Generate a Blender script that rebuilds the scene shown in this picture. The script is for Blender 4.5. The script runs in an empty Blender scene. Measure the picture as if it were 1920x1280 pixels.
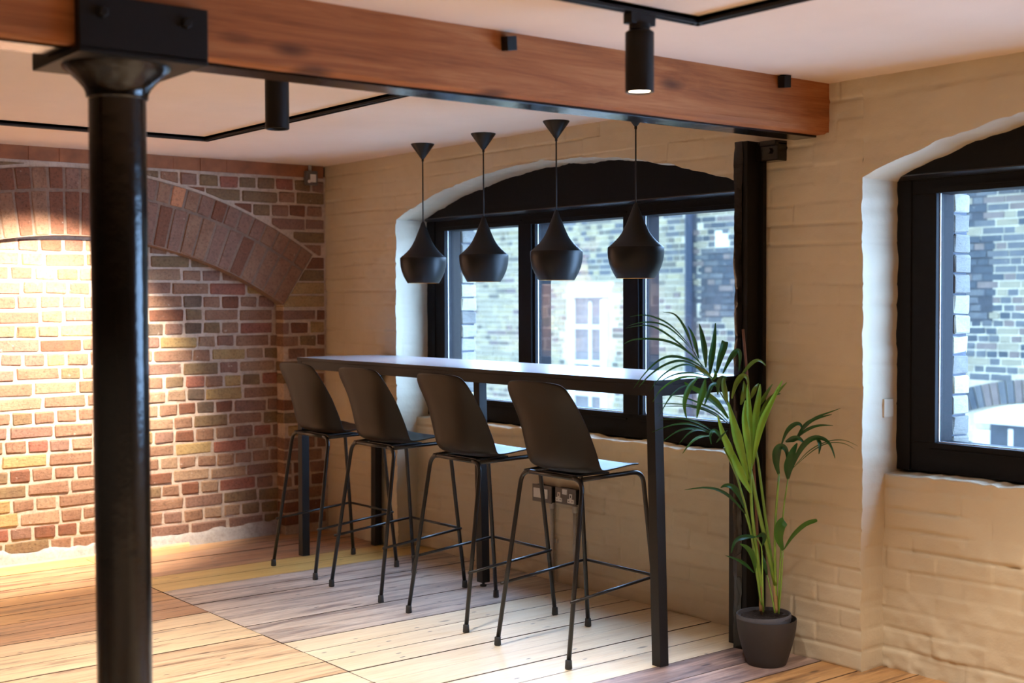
import bpy, bmesh, math, random
import numpy as np
from mathutils import Vector, Matrix, Quaternion

SC = bpy.context.scene
COL = SC.collection
rnd = random.Random(11)

# ------------------------------------------------------------------ camera
cam_d = bpy.data.cameras.new('camera')
cam = bpy.data.objects.new('camera', cam_d)
COL.objects.link(cam)
_r = Vector((0.621304, 0.783561, -0.003651)); _u = Vector((-0.022579, 0.02256, 0.99949)); _f = Vector((-0.783245, 0.620905, -0.031708))
cam.matrix_world = Matrix(((_r.x, _u.x, -_f.x, 7.0277), (_r.y, _u.y, -_f.y, -4.0941), (_r.z, _u.z, -_f.z, 1.43), (0, 0, 0, 1)))
cam_d.sensor_width = 36.0
cam_d.lens = 2420.87 / 1920 * 36
cam_d.clip_start = 0.05
cam_d.dof.use_dof = True
cam_d.dof.focus_distance = 5.6
cam_d.dof.aperture_fstop = 2.2
SC.camera = cam

# ------------------------------------------------------------------ sky, exposure
world = bpy.data.worlds.new('overcast_sky')
SC.world = world
world.use_nodes = True
bg = world.node_tree.nodes['Background']
bg.inputs['Color'].default_value = (0.37, 0.60, 1.0, 1)
bg.inputs['Strength'].default_value = 18.0
SC.view_settings.view_transform = 'Standard'
SC.view_settings.look = 'None'
SC.view_settings.gamma = 1.0
SC.view_settings.use_curve_mapping = False
SC.view_settings.exposure = 0.54
SC.cycles.use_denoising = True
SC.cycles.max_bounces = 8
SC.cycles.diffuse_bounces = 5
SC.cycles.glossy_bounces = 4
SC.cycles.transparent_max_bounces = 12
SC.cycles.caustics_reflective = False
SC.cycles.caustics_refractive = False
SC.cycles.sample_clamp_indirect = 6.0

WARM = (1.0, 0.89, 0.76)
def spot(name, loc, target, watt, angle, blend=0.6, color=WARM, radius=0.03):
    l = bpy.data.lights.new(name, 'SPOT'); l.energy = watt; l.color = color
    l.spot_size = math.radians(angle); l.spot_blend = blend; l.shadow_soft_size = radius
    o = bpy.data.objects.new(name, l); COL.objects.link(o); o.location = loc
    o.rotation_euler = (Vector(target) - Vector(loc)).to_track_quat('-Z', 'Y').to_euler()
    return o
# track spotlights, plus unseen spots added as fill: (position, aim, watt, cone)
SPOTS = [
    ((3.03, -1.952, 2.036), (2.95, -1.80, 0), 130, 78),
    ((4.352, -1.505, 2.018), (4.352, -1.49, 0), 75, 95),
    ((0.87, -1.62, 2.03), (0.0, -1.80, 1.10), 680, 82),
    ((4.352, -3.30, 2.018), (4.352, -3.30, 0), 120, 100),
    ((6.4, -1.266, 2.018), (6.2, -1.0, 0), 150, 110),
    ((6.4, -5.0, 2.018), (6.4, -5.0, 0), 150, 100),
    ((8.4, -1.266, 2.018), (8.4, -1.2, 0), 120, 100),
    ((8.2, -3.4, 2.018), (8.2, -3.4, 0), 150, 100),
    ((2.2, -3.6, 2.018), (1.8, -2.5, 0), 170, 70),
    ((0.87, -3.4, 2.018), (0.2, -3.2, 0.6), 60, 80),
    ((5.25, -1.266, 2.018), (5.25, -1.0, 0), 70, 105),  # unseen spot, added to brighten the right wall and pier
]
for i, (p, t, w, a) in enumerate(SPOTS):
    spot('spotlight_beam', p, t, w, a, color=(1.0, 0.88, 0.74) if w > 400 else (1.0, 0.95, 0.90) if i < 2 else WARM)

# ------------------------------------------------------------------ helpers
def srgb(r, g, b):
    def c(v):
        v /= 255.0
        return v / 12.92 if v <= 0.04045 else ((v + 0.055) / 1.055) ** 2.4
    return (c(r), c(g), c(b), 1.0)

class MB:
    """collects shapes and links them as ONE mesh object"""
    def __init__(self): self.v = []; self.f = []
    def add(self, vs, fs):
        n = len(self.v); self.v += [tuple(p) for p in vs]; self.f += [tuple(i + n for i in q) for q in fs]; return self
    def box(self, x0, x1, y0, y1, z0, z1):
        vs = [(x, y, z) for z in (z0, z1) for y in (y0, y1) for x in (x0, x1)]
        return self.add(vs, [(0, 2, 3, 1), (4, 5, 7, 6), (0, 1, 5, 4), (2, 6, 7, 3), (0, 4, 6, 2), (1, 3, 7, 5)])
    def hexa(self, bot, top):
        vs = list(bot) + list(top)
        return self.add(vs, [(3, 2, 1, 0), (4, 5, 6, 7)] + [(i, (i + 1) % 4, 4 + (i + 1) % 4, 4 + i) for i in range(4)])
    def prism(self, poly, axis, a, b):
        """poly of (p,q); axis 'x': (a,p,q), 'y': (p,a,q), 'z': (p,q,a)"""
        def mk(p, q, t): return {'x': (t, p, q), 'y': (p, t, q), 'z': (p, q, t)}[axis]
        n = len(poly)
        vs = [mk(p, q, a) for p, q in poly] + [mk(p, q, b) for p, q in poly]
        fs = [tuple(range(n)), tuple(range(2 * n - 1, n - 1, -1))] + [(i, n + i, n + (i + 1) % n, (i + 1) % n) for i in range(n)]
        return self.add(vs, fs)
    def lathe(self, prof, cx=0, cy=0, n=24, cap=True):
        vs = []; fs = []
        for r, z in prof:
            for k in range(n):
                a = 2 * math.pi * k / n
                vs.append((cx + r * math.cos(a), cy + r * math.sin(a), z))
        for i in range(len(prof) - 1):
            for k in range(n):
                a = i * n + k; b = i * n + (k + 1) % n
                fs.append((a, b, b + n, a + n))
        if cap:
            fs.append(tuple(range(n - 1, -1, -1))); m = (len(prof) - 1) * n
            fs.append(tuple(range(m, m + n)))
        return self.add(vs, fs)
    def tube(self, path, r, n=10, cap=True):
        path = [Vector(p) for p in path]; vs = []; fs = []
        rr = r if isinstance(r, (list, tuple)) else [r] * len(path)
        prev = None
        for i, p in enumerate(path):
            t = (path[min(i + 1, len(path) - 1)] - path[max(i - 1, 0)]).normalized()
            if prev is None:
                a = Vector((0, 0, 1)) if abs(t.z) < 0.9 else Vector((1, 0, 0))
                u = t.cross(a).normalized()
            else:
                u = (prev - t * prev.dot(t)).normalized()
            prev = u; w = t.cross(u)
            for k in range(n):
                an = 2 * math.pi * k / n
                vs.append(p + (u * math.cos(an) + w * math.sin(an)) * rr[i])
        for i in range(len(path) - 1):
            for k in range(n):
                a = i * n + k; b = i * n + (k + 1) % n
                fs.append((a, b, b + n, a + n))
        if cap:
            fs.append(tuple(range(n - 1, -1, -1))); m = (len(path) - 1) * n
            fs.append(tuple(range(m, m + n)))
        return self.add(vs, fs)
    def mesh(self, name, mat, smooth=False, bevel=0, seg=2):
        me = bpy.data.meshes.new(name); me.from_pydata([tuple(v) for v in self.v], [], self.f); 
        if bevel:
            bm = bmesh.new(); bm.from_mesh(me)
            bmesh.ops.recalc_face_normals(bm, faces=bm.faces)
            ed = [e for e in bm.edges if len(e.link_faces) == 2 and e.calc_face_angle(0) > 0.6]
            bmesh.ops.bevel(bm, geom=ed, offset=bevel, segments=seg, profile=0.7, affect='EDGES', clamp_overlap=True)
            bm.to_mesh(me); bm.free()
        else:
            bm = bmesh.new(); bm.from_mesh(me); bmesh.ops.recalc_face_normals(bm, faces=bm.faces); bm.to_mesh(me); bm.free()
        if mat: me.materials.append(mat)
        if smooth: me.shade_smooth() if hasattr(me, 'shade_smooth') else [setattr(p, 'use_smooth', True) for p in me.polygons]
        return me
    def build(self, name, mat, parent=None, smooth=False, bevel=0, seg=2, auto=None):
        me = self.mesh(name, mat, smooth, bevel, seg)
        o = bpy.data.objects.new(name, me); COL.objects.link(o)
        if parent: o.parent = parent
        if auto is not None: autosmooth(me, auto)
        return o

def autosmooth(me, deg):
    for p in me.polygons: p.use_smooth = True
    bm = bmesh.new(); bm.from_mesh(me)
    for e in bm.edges:
        if len(e.link_faces) == 2 and e.calc_face_angle(0) > math.radians(deg): e.smooth = False
    bm.to_mesh(me); bm.free()

def link(name, me, parent=None, loc=None):
    o = bpy.data.objects.new(name, me); COL.objects.link(o)
    if parent: o.parent = parent
    if loc is not None: o.location = loc
    return o
def tag(o, label, cat, group=None):
    o['label'] = label; o['category'] = cat
    if group: o['group'] = group
    return o
def thing(name, loc, label, cat, group=None):
    o = bpy.data.objects.new(name, None); COL.objects.link(o); o.location = loc
    o.empty_display_size = 0.1
    return tag(o, label, cat, group)
def structure(o):
    o['kind'] = 'structure'; return o
def copy_tree(o, parent=None):
    c = o.copy(); COL.objects.link(c)
    if parent: c.parent = parent
    for ch in list(o.children): copy_tree(ch, c)
    return c

# ------------------------------------------------------------------ materials
class NT:
    def __init__(self, name):
        self.m = bpy.data.materials.new(name); self.m.use_nodes = True
        self.t = self.m.node_tree; self.n = self.t.nodes; self.b = self.n['Principled BSDF']; self.l = self.t.links
    def node(self, typ, **kw):
        nd = self.n.new(typ)
        for k, v in kw.items():
            if k.startswith('i_'): nd.inputs[k[2:].replace('_', ' ')].default_value = v
            else: setattr(nd, k, v)
        return nd
    def coords(self, scale=(1, 1, 1), rand=False):
        tc = self.node('ShaderNodeTexCoord'); src = tc.outputs['Object']
        if rand:
            oi = self.node('ShaderNodeObjectInfo'); mul = self.node('ShaderNodeMath', operation='MULTIPLY'); mul.inputs[1].default_value = 37.0
            self.l.new(oi.outputs['Random'], mul.inputs[0])
            ad = self.node('ShaderNodeVectorMath', operation='ADD'); self.l.new(src, ad.inputs[0]); self.l.new(mul.outputs[0], ad.inputs[1]); src = ad.outputs[0]
        mp = self.node('ShaderNodeMapping'); mp.inputs['Scale'].default_value = scale; self.l.new(src, mp.inputs['Vector'])
        return mp.outputs[0]
    def noise(self, vec, scale, detail=4, rough=0.6, dist=0.0):
        nd = self.node('ShaderNodeTexNoise'); nd.inputs['Scale'].default_value = scale; nd.inputs['Detail'].default_value = detail
        nd.inputs['Roughness'].default_value = rough; nd.inputs['Distortion'].default_value = dist
        self.l.new(vec, nd.inputs['Vector']); return nd.outputs['Fac']
    def ramp(self, fac, stops, interp='LINEAR'):
        nd = self.node('ShaderNodeValToRGB'); cr = nd.color_ramp; cr.interpolation = interp
        while len(cr.elements) < len(stops): cr.elements.new(0.5)
        for e, (p, c) in zip(cr.elements, stops):
            e.position = p; e.color = c if len(c) == 4 else (*c, 1)
        self.l.new(fac, nd.inputs['Fac']); return nd.outputs['Color']
    def mix(self, fac, a, b, mode='MIX'):
        nd = self.node('ShaderNodeMix', data_type='RGBA', blend_type=mode)
        for s, v in ((nd.inputs[0], fac), (nd.inputs[6], a), (nd.inputs[7], b)):
            if isinstance(v, (int, float)): s.default_value = v
            elif isinstance(v, tuple): s.default_value = v
            else: self.l.new(v, s)
        return nd.outputs[2]
    def bump(self, h, strength=0.3, dist=0.01, prev=None):
        nd = self.node('ShaderNodeBump'); nd.inputs['Strength'].default_value = strength; nd.inputs['Distance'].default_value = dist
        self.l.new(h, nd.inputs['Height'])
        if prev is not None: self.l.new(prev, nd.inputs['Normal'])
        self.l.new(nd.outputs[0], self.b.inputs['Normal']); return nd.outputs[0]
    def col(self, c):
        if isinstance(c, tuple): self.b.inputs['Base Color'].default_value = c
        else: self.l.new(c, self.b.inputs['Base Color'])
    def rough(self, r):
        if isinstance(r, (int, float)): self.b.inputs['Roughness'].default_value = r
        else: self.l.new(r, self.b.inputs['Roughness'])

W0 = (0, 0, 0, 1); W1 = (1, 1, 1, 1)
def plain(name, c, rough=0.5, metal=0.0, spec=0.5, nscale=60, namp=0.12, bump=0.0, bdist=0.002):
    t = NT(name); v = t.coords()
    n = t.noise(v, nscale, 3)
    dark = tuple(x * (1 - namp) for x in c[:3]) + (1,); lite = tuple(min(1, x * (1 + namp)) for x in c[:3]) + (1,)
    t.col(t.ramp(n, [(0.3, dark), (0.7, lite)])); t.rough(rough)
    t.b.inputs['Metallic'].default_value = metal; t.b.inputs['Specular IOR Level'].default_value = spec
    if bump: t.bump(n, bump, bdist)
    return t.m

def brick_mat(name, base, alt, dark=0.62):
    t = NT(name); v = t.coords(rand=True)
    big = t.noise(v, 9, 3, 0.6); fine = t.noise(v, 70, 5, 0.75)
    c = t.ramp(big, [(0.32, base), (0.68, alt)])
    c = t.mix(t.ramp(fine, [(0.38, (0.62, 0.58, 0.55, 1)), (0.55, W1)]), (0, 0, 0, 1), c, 'MIX') if False else t.mix(1.0, c, t.ramp(fine, [(0.34, (dark, dark, dark, 1)), (0.5, W1), (0.75, (1.12, 1.1, 1.06, 1))]), 'MULTIPLY')
    vo = t.node('ShaderNodeTexVoronoi'); vo.inputs['Scale'].default_value = 85; t.l.new(v, vo.inputs['Vector'])
    pits = t.ramp(vo.outputs['Distance'], [(0.10, (0.4, 0.34, 0.3, 1)), (0.2, W1)])
    sel = t.ramp(t.noise(v, 30, 2), [(0.52, W0), (0.6, W1)])
    c = t.mix(sel, c, t.mix(1.0, c, pits, 'MULTIPLY'))
    lime = t.ramp(t.noise(v, 26, 4, 0.7), [(0.66, W0), (0.72, W1)])
    c = t.mix(t.mix(1.0, lime, (0.45, 0.45, 0.45, 1), 'MULTIPLY'), c, srgb(205, 190, 175))
    t.col(c); t.rough(0.88); t.b.inputs['Specular IOR Level'].default_value = 0.25
    vs = t.coords((1, 1, 2.2), rand=True)
    t.bump(t.noise(vs, 38, 6, 0.75, 0.6), 0.75, 0.008)
    return t.m

BR = {
    'red': brick_mat('brick_red', srgb(156, 99, 80), srgb(139, 91, 76)),
    'brown': brick_mat('brick_brown', srgb(137, 101, 80), srgb(150, 116, 93)),
    'plum': brick_mat('brick_plum', srgb(142, 108, 92), srgb(131, 99, 84)),
    'yellow': brick_mat('brick_yellow', srgb(173, 146, 101), srgb(159, 129, 86)),
    'dark': brick_mat('brick_dark', srgb(95, 80, 67), srgb(118, 97, 80)),
    'buff': brick_mat('brick_buff', srgb(165, 135, 108), srgb(148, 118, 95)),
    'olive': brick_mat('brick_olive', srgb(133, 110, 80), srgb(122, 97, 74)),
    'salmon': brick_mat('brick_salmon', srgb(200, 140, 102), srgb(188, 128, 94)),
    'rust': brick_mat('brick_rust', srgb(129, 84, 63), srgb(116, 80, 63)),
}
def mortar_mat(name, c, bstr=0.8):
    t = NT(name); v = t.coords()
    n = t.noise(v, 45, 6, 0.75); big = t.noise(v, 5, 3)
    c2 = tuple(x * 0.72 for x in c[:3]) + (1,)
    t.col(t.mix(1.0, t.ramp(big, [(0.3, c2), (0.65, c)]), t.ramp(n, [(0.3, (0.7, 0.68, 0.66, 1)), (0.55, W1)]), 'MULTIPLY'))
    t.rough(0.95); t.bump(n, bstr, 0.008); return t.m
M_mortar = mortar_mat('lime_mortar', srgb(206, 184, 164))
M_archmortar = mortar_mat('grey_mortar', srgb(140, 116, 100), 0.4)
M_cement = mortar_mat('cement_fillet', srgb(178, 168, 160), 0.3)

def paint_mat(name, c):
    t = NT(name); v = t.coords()
    big = t.noise(v, 3.0, 4, 0.6); n = t.noise(v, 120, 4, 0.6); m = t.noise(v, 18, 5, 0.65)
    c2 = tuple(x * 0.90 for x in c[:3]) + (1,)
    t.col(t.ramp(big, [(0.3, c2), (0.7, c)])); t.rough(0.55); t.b.inputs['Specular IOR Level'].default_value = 0.35
    b = t.bump(m, 0.22, 0.012); t.bump(n, 0.12, 0.002, b); return t.m
M_cream = paint_mat('cream_paint', srgb(200, 187, 162))
M_ceiling = plain('ceiling_plaster', srgb(218, 201, 185), 0.85, nscale=4, namp=0.02, spec=0.2)

def wood_floor(name, light, mid, dark, stain=0.0, stain_c=(0.05, 0.04, 0.06, 1), rough=0.40):
    t = NT(name)
    v = t.coords((14, 0.9, 1), rand=True)
    g = t.noise(v, 3.2, 6, 0.62, 1.4)
    gf = t.noise(t.coords((120, 2.2, 1), rand=True), 2.0, 3, 0.6)
    c = t.ramp(g, [(0.28, dark), (0.47, mid), (0.7, light)])
    c = t.mix(0.55, c, t.ramp(gf, [(0.3, (0.72, 0.68, 0.64, 1)), (0.6, W1)]), 'MULTIPLY')
    # knots
    vo = t.node('ShaderNodeTexVoronoi'); vo.inputs['Scale'].default_value = 1.0; t.l.new(t.coords((9, 2.6, 0.01), rand=True), vo.inputs['Vector'])
    k = t.ramp(vo.outputs['Distance'], [(0.05, W1), (0.10, W0)])
    c = t.mix(k, c, tuple(x * 0.35 for x in dark[:3]) + (1,))
    nv = t.node('ShaderNodeTexVoronoi'); nv.inputs['Scale'].default_value = 1.0; nv.inputs['Randomness'].default_value = 0.55; t.l.new(t.coords((13.5, 4.4, 0.01), rand=True), nv.inputs['Vector'])
    c = t.mix(t.ramp(nv.outputs['Distance'], [(0.045, W1), (0.075, W0)]), c, srgb(58, 46, 42))
    pv = t.ramp(t.noise(t.coords((7, 0.5, 1), rand=True), 1.3, 3), [(0.3, (0.86, 0.84, 0.82, 1)), (0.7, (1.05, 1.04, 1.02, 1))])
    c = t.mix(1.0, c, pv, 'MULTIPLY')
    if stain:
        s = t.ramp(t.noise(t.coords((9, 0.8, 1), rand=True), 1.9, 5, 0.7, 0.5), [(0.56 - stain * 0.12, W0), (0.66, W1)])
        c = t.mix(t.mix(1.0, s, (0.75, 0.75, 0.75, 1), 'MULTIPLY'), c, stain_c)
    t.col(c); t.rough(rough); t.b.inputs['Specular IOR Level'].default_value = 0.6; t.b.inputs['Coat Weight'].default_value = 0.35; t.b.inputs['Coat Roughness'].default_value = 0.32
    t.bump(gf, 0.08, 0.002)
    return t.m
FL = {
    'pine': wood_floor('floor_pale_pine', srgb(242, 228, 200), srgb(236, 218, 186), srgb(220, 196, 156)),
    'yellow': wood_floor('floor_yellow_pine', srgb(226, 194, 120), srgb(214, 178, 104), srgb(196, 154, 84)),
    'grey': wood_floor('floor_weathered', srgb(226, 214, 200), srgb(208, 192, 177), srgb(164, 144, 131), 0.8, srgb(78, 66, 72)),
    'dark': wood_floor('floor_stained', srgb(206, 178, 164), srgb(176, 146, 134), srgb(124, 98, 92), 1.3, srgb(54, 46, 56)),
    'orange': wood_floor('floor_orange_pine', srgb(208, 162, 108), srgb(190, 142, 90), srgb(156, 108, 64), 0.15, srgb(90, 60, 40)),
    'honey': wood_floor('floor_honey_pine', srgb(238, 214, 176), srgb(230, 202, 162), srgb(210, 176, 134), 0.12, srgb(96, 70, 54)),
    'tan': wood_floor('floor_tan_pine', srgb(232, 206, 170), srgb(220, 188, 150), srgb(190, 152, 116), 0.3, srgb(92, 68, 56)),
    'pink': wood_floor('floor_brown_pine', srgb(206, 164, 128), srgb(184, 138, 100), srgb(132, 92, 66), 0.45, srgb(78, 56, 50)),
}
M_joint = plain('joint_dark', srgb(58, 44, 38), 0.9, spec=0.1)  # plank sides and bevels coloured dark to draw the joints
def beam_mat():
    t = NT('beam_timber'); v = t.coords((5, 0.45, 5))
    g = t.noise(v, 3.0, 6, 0.65, 1.0); gf = t.noise(t.coords((10, 1.1, 46)), 3.0, 4, 0.65, 0.4)
    c = t.ramp(g, [(0.3, srgb(128, 76, 42)), (0.5, srgb(158, 98, 56)), (0.72, srgb(176, 118, 74))])
    c = t.mix(0.7, c, t.ramp(gf, [(0.32, (0.74, 0.68, 0.62, 1)), (0.58, W1)]), 'MULTIPLY')
    vo = t.node('ShaderNodeTexVoronoi'); vo.inputs['Scale'].default_value = 1.0; t.l.new(t.coords((0.01, 2.9, 8.5)), vo.inputs['Vector'])
    k = t.ramp(vo.outputs['Distance'], [(0.09, W1), (0.24, W0)])
    c = t.mix(t.mix(1.0, k, (0.8, 0.8, 0.8, 1), 'MULTIPLY'), c, srgb(70, 42, 28))
    t.col(c); t.rough(0.68); t.b.inputs['Specular IOR Level'].default_value = 0.22; t.bump(gf, 0.25, 0.004); return t.m
M_beam = beam_mat()
M_plate_wood = plain('wall_plate_timber', srgb(142, 88, 54), 0.75, nscale=8, namp=0.3, bump=0.4)
def gloss_black():
    t = NT('gloss_black_paint'); v = t.coords()
    t.col((0.006, 0.005, 0.0042, 1)); t.rough(0.17); t.b.inputs['Specular IOR Level'].default_value = 0.4
    b = t.bump(t.noise(v, 26, 3, 0.5), 0.22, 0.006); t.bump(t.noise(v, 150, 4, 0.6), 0.2, 0.001, b); return t.m
M_iron = gloss_black()
M_ironmatt = plain('matt_black_iron', (0.005, 0.0044, 0.004, 1), 0.55, bump=0.2, spec=0.2)
M_black = plain('black_powder_coat', (0.007, 0.0058, 0.005, 1), 0.5, spec=0.22, nscale=300, namp=0.1)
M_tableleg = plain('table_powder_coat', (0.009, 0.0075, 0.007, 1), 0.5, spec=0.3, nscale=300, namp=0.1)
M_tabletop = plain('table_laminate', (0.045, 0.048, 0.055, 1), 0.24, nscale=20, namp=0.05, spec=0.6)
M_topwhite = plain('table_pale_laminate', srgb(162, 166, 172), 0.3, nscale=20, namp=0.02)
M_shell = plain('stool_shell_plastic', (0.0085, 0.006, 0.0045, 1), 0.42, nscale=400, namp=0.08, spec=0.2)
M_leg = plain('stool_leg_steel', (0.007, 0.006, 0.0055, 1), 0.36, nscale=300, spec=0.4)
M_rubber = plain('black_rubber', (0.018, 0.018, 0.018, 1), 0.7)
M_frame = plain('window_frame_paint', srgb(31, 31, 33), 0.6, spec=0.05, nscale=40, namp=0.08, bump=0.04)
M_spacer = plain('glazing_seal', srgb(214, 216, 220), 0.4)
M_shade = plain('pendant_black', (0.006, 0.0058, 0.006, 1), 0.42, nscale=200, spec=0.3)
M_shade_in = plain('pendant_brass_inside', srgb(206, 160, 84), 0.35, metal=0.8)
M_cord = plain('black_cord', (0.008, 0.008, 0.008, 1), 0.7)
M_white = plain('white_plastic', srgb(226, 224, 220), 0.4, namp=0.02)
M_greyplate = plain('grey_metal_plate', srgb(104, 98, 94), 0.45, metal=0.3, namp=0.05)
M_galv = plain('galvanised_conduit', srgb(176, 172, 166), 0.45, metal=0.35, nscale=30, namp=0.15)
M_pot = plain('pot_charcoal', srgb(44, 39, 37), 0.6, nscale=90, namp=0.08)
M_nursery = plain('nursery_pot_grey', srgb(74, 76, 84), 0.5, namp=0.08)
M_stone = plain('pale_stone', srgb(150, 144, 134), 0.85, nscale=20, namp=0.1, bump=0.2)
def soil():
    t = NT('potting_soil'); v = t.coords(); n = t.noise(v, 160, 5, 0.8)
    t.col(t.ramp(n, [(0.35, srgb(20, 14, 12)), (0.6, srgb(52, 38, 32)), (0.72, srgb(190, 176, 160))])); t.rough(0.95); t.bump(n, 1.0, 0.01); return t.m
M_soil = soil()
def leaf_mat(name, a, b, trans=0.35, rough=0.35):
    t = NT(name); v = t.coords((1, 1, 1), rand=True)
    t.col(t.ramp(t.noise(v, 12, 3), [(0.3, a), (0.7, b)])); t.rough(rough); t.b.inputs['Specular IOR Level'].default_value = 0.5
    t.bump(t.noise(v, 120, 2), 0.1, 0.002)
    tr = t.node('ShaderNodeBsdfTranslucent'); tr.inputs['Color'].default_value = tuple(min(1, x * 1.6) for x in b[:3]) + (1,)
    mx = t.node('ShaderNodeMixShader'); mx.inputs[0].default_value = trans
    t.l.new(t.b.outputs[0], mx.inputs[1]); t.l.new(tr.outputs[0], mx.inputs[2])
    t.l.new(mx.outputs[0], t.n['Material Output'].inputs['Surface']); return t.m
LM = {
    'd': leaf_mat('leaf_deep_green', srgb(18, 62, 24), srgb(30, 92, 34)),
    'g': leaf_mat('leaf_mid_green', srgb(48, 92, 26), srgb(72, 124, 38)),
    'o': leaf_mat('leaf_olive_green', srgb(74, 96, 26), srgb(104, 128, 36)),
    'b': leaf_mat('leaf_spotlit_green', srgb(104, 148, 40), srgb(140, 180, 58), 0.3),  # brighter green puts the spotlight's glow into these leaves' colour
    's': leaf_mat('stem_green', srgb(92, 130, 44), srgb(124, 158, 62), 0.0),
    'r': leaf_mat('rachis_green', srgb(40, 76, 34), srgb(60, 96, 42), 0.0),
    't': leaf_mat('leaf_sheath_tan', srgb(128, 100, 62), srgb(160, 130, 88), 0.0, 0.8),
    'k': leaf_mat('cane_stake_brown', srgb(96, 62, 40), srgb(124, 84, 56), 0.0, 0.7),
}
def glass_mat():
    t = NT('window_glass'); t.n.remove(t.b)
    tr = t.node('ShaderNodeBsdfTransparent'); tr.inputs['Color'].default_value = (0.96, 0.98, 0.98, 1)
    gl = t.node('ShaderNodeBsdfGlossy'); gl.inputs['Roughness'].default_value = 0.0
    fr = t.node('ShaderNodeFresnel'); 
    ge = t.node('ShaderNodeNewGeometry'); ma = t.node('ShaderNodeMath', operation='MULTIPLY_ADD'); ma.inputs[1].default_value = 1 / 1.45 - 1.45; ma.inputs[2].default_value = 1.45
    t.l.new(ge.outputs['Backfacing'], ma.inputs[0]); t.l.new(ma.outputs[0], fr.inputs['IOR'])
    mx = t.node('ShaderNodeMixShader'); t.l.new(fr.outputs[0], mx.inputs[0]); t.l.new(tr.outputs[0], mx.inputs[1]); t.l.new(gl.outputs[0], mx.inputs[2])
    t.l.new(mx.outputs[0], t.n['Material Output'].inputs['Surface']); return t.m
M_glass = glass_mat()
def emit(name, c, s):
    t = NT(name); t.b.inputs['Emission Color'].default_value = c; t.b.inputs['Emission Strength'].default_value = s
    t.b.inputs['Base Color'].default_value = c; return t.m
M_bulb = emit('warm_bulb', (1.0, 0.66, 0.34, 1), 40)
M_lens_dark = plain('dark_lens', (0.02, 0.02, 0.02, 1), 0.3)  # burning lamp's lens, coloured dark as if shaded deep in its tube
M_gloss_frame = plain('moulding_paint', srgb(30, 30, 34), 0.28, spec=0.9)
M_lens = emit('spotlight_lens', (1.0, 0.82, 0.62, 1), 7)
EXT = {
    'pale': brick_mat('stock_brick_pale', srgb(158, 149, 124), srgb(146, 138, 116), 0.85),
    'grey': brick_mat('stock_brick_grey', srgb(134, 128, 114), srgb(142, 135, 119), 0.85),
    'soot': brick_mat('stock_brick_sooty', srgb(98, 95, 90), srgb(110, 106, 98), 0.8),
    'blue': brick_mat('stock_brick_slate', srgb(86, 89, 96), srgb(98, 100, 104), 0.85),
    'mauve': brick_mat('stock_brick_mauve', srgb(120, 108, 106), srgb(106, 98, 98), 0.85),
    'deep': brick_mat('stock_brick_dark', srgb(66, 72, 82), srgb(76, 82, 90), 0.85),
}
M_extmortar = mortar_mat('white_pointing', srgb(204, 198, 184), 0.2)
M_extdark = mortar_mat('sooty_pointing', srgb(70, 74, 84), 0.2)
M_extwhite = plain('white_painted_joinery', srgb(206, 203, 200), 0.6, namp=0.02)
M_extpane = plain('far_window_glass', srgb(70, 76, 88), 0.15, nscale=5, namp=0.2)
M_curtain = plain('far_net_curtain', srgb(120, 116, 120), 0.9, nscale=14, namp=0.12)

# ------------------------------------------------------------------ painted brick window wall
def _hash(ix, iy, s):
    h = np.sin(ix * 127.1 + iy * 311.7 + s * 74.7) * 43758.5453
    return h - np.floor(h)
def vnoise(x, y, s=0):
    ix = np.floor(x); iy = np.floor(y); fx = x - ix; fy = y - iy
    fx = fx * fx * (3 - 2 * fx); fy = fy * fy * (3 - 2 * fy)
    a = _hash(ix, iy, s); b = _hash(ix + 1, iy, s); c = _hash(ix, iy + 1, s); d = _hash(ix + 1, iy + 1, s)
    return (a * (1 - fx) + b * fx) * (1 - fy) + (c * (1 - fx) + d * fx) * fy
COURSE = 0.0785
def relief(x, z, s=0):
    zz = z + 0.012 * (vnoise(x * 2.2, z * 3, 1 + s) - .5) + .004 * (vnoise(x * 9, z * 9, 8 + s) - .5)
    r = zz / COURSE; row = np.floor(r + 0.5); dz = np.abs(r - row) * COURSE
    k = np.floor(r); off = (np.mod(k, 2)) * 0.115 + 0.03 * _hash(k, k * 0, 5 + s)
    xx = x + .008 * (vnoise(x * 4, z * 6, 2 + s) - .5) + off
    q = xx / 0.23; dx = np.abs(q - np.floor(q + .5)) * .23
    mh = np.clip(vnoise(x * 3.1, z * 11, 3 + s) * 2.0 - .55, 0, 1.2); mv = np.clip(vnoise(x * 6, z * 5, 4 + s) * 1.9 - .6, 0, 1)
    g = .0070 * np.exp(-(dz / .0055) ** 2) * mh + .0055 * np.exp(-(dx / .0055) ** 2) * mv
    face = .0048 * (_hash(np.floor(q), k, 6 + s) - .5)
    lump = .012 * (vnoise(x * 2.3, z * 2.3, 11 + s) - .5) + .007 * (vnoise(x * 7, z * 9, 12 + s) - .5) + .0035 * (vnoise(x * 22, z * 26, 13 + s) - .5)
    rough = np.clip(vnoise(x * 1.7, z * 1.9, 21 + s) - .55, 0, 1) * 2
    lump = lump + rough * .008 * (vnoise(x * 30, z * 34, 22 + s) - .5)
    return lump + face - g
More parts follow.
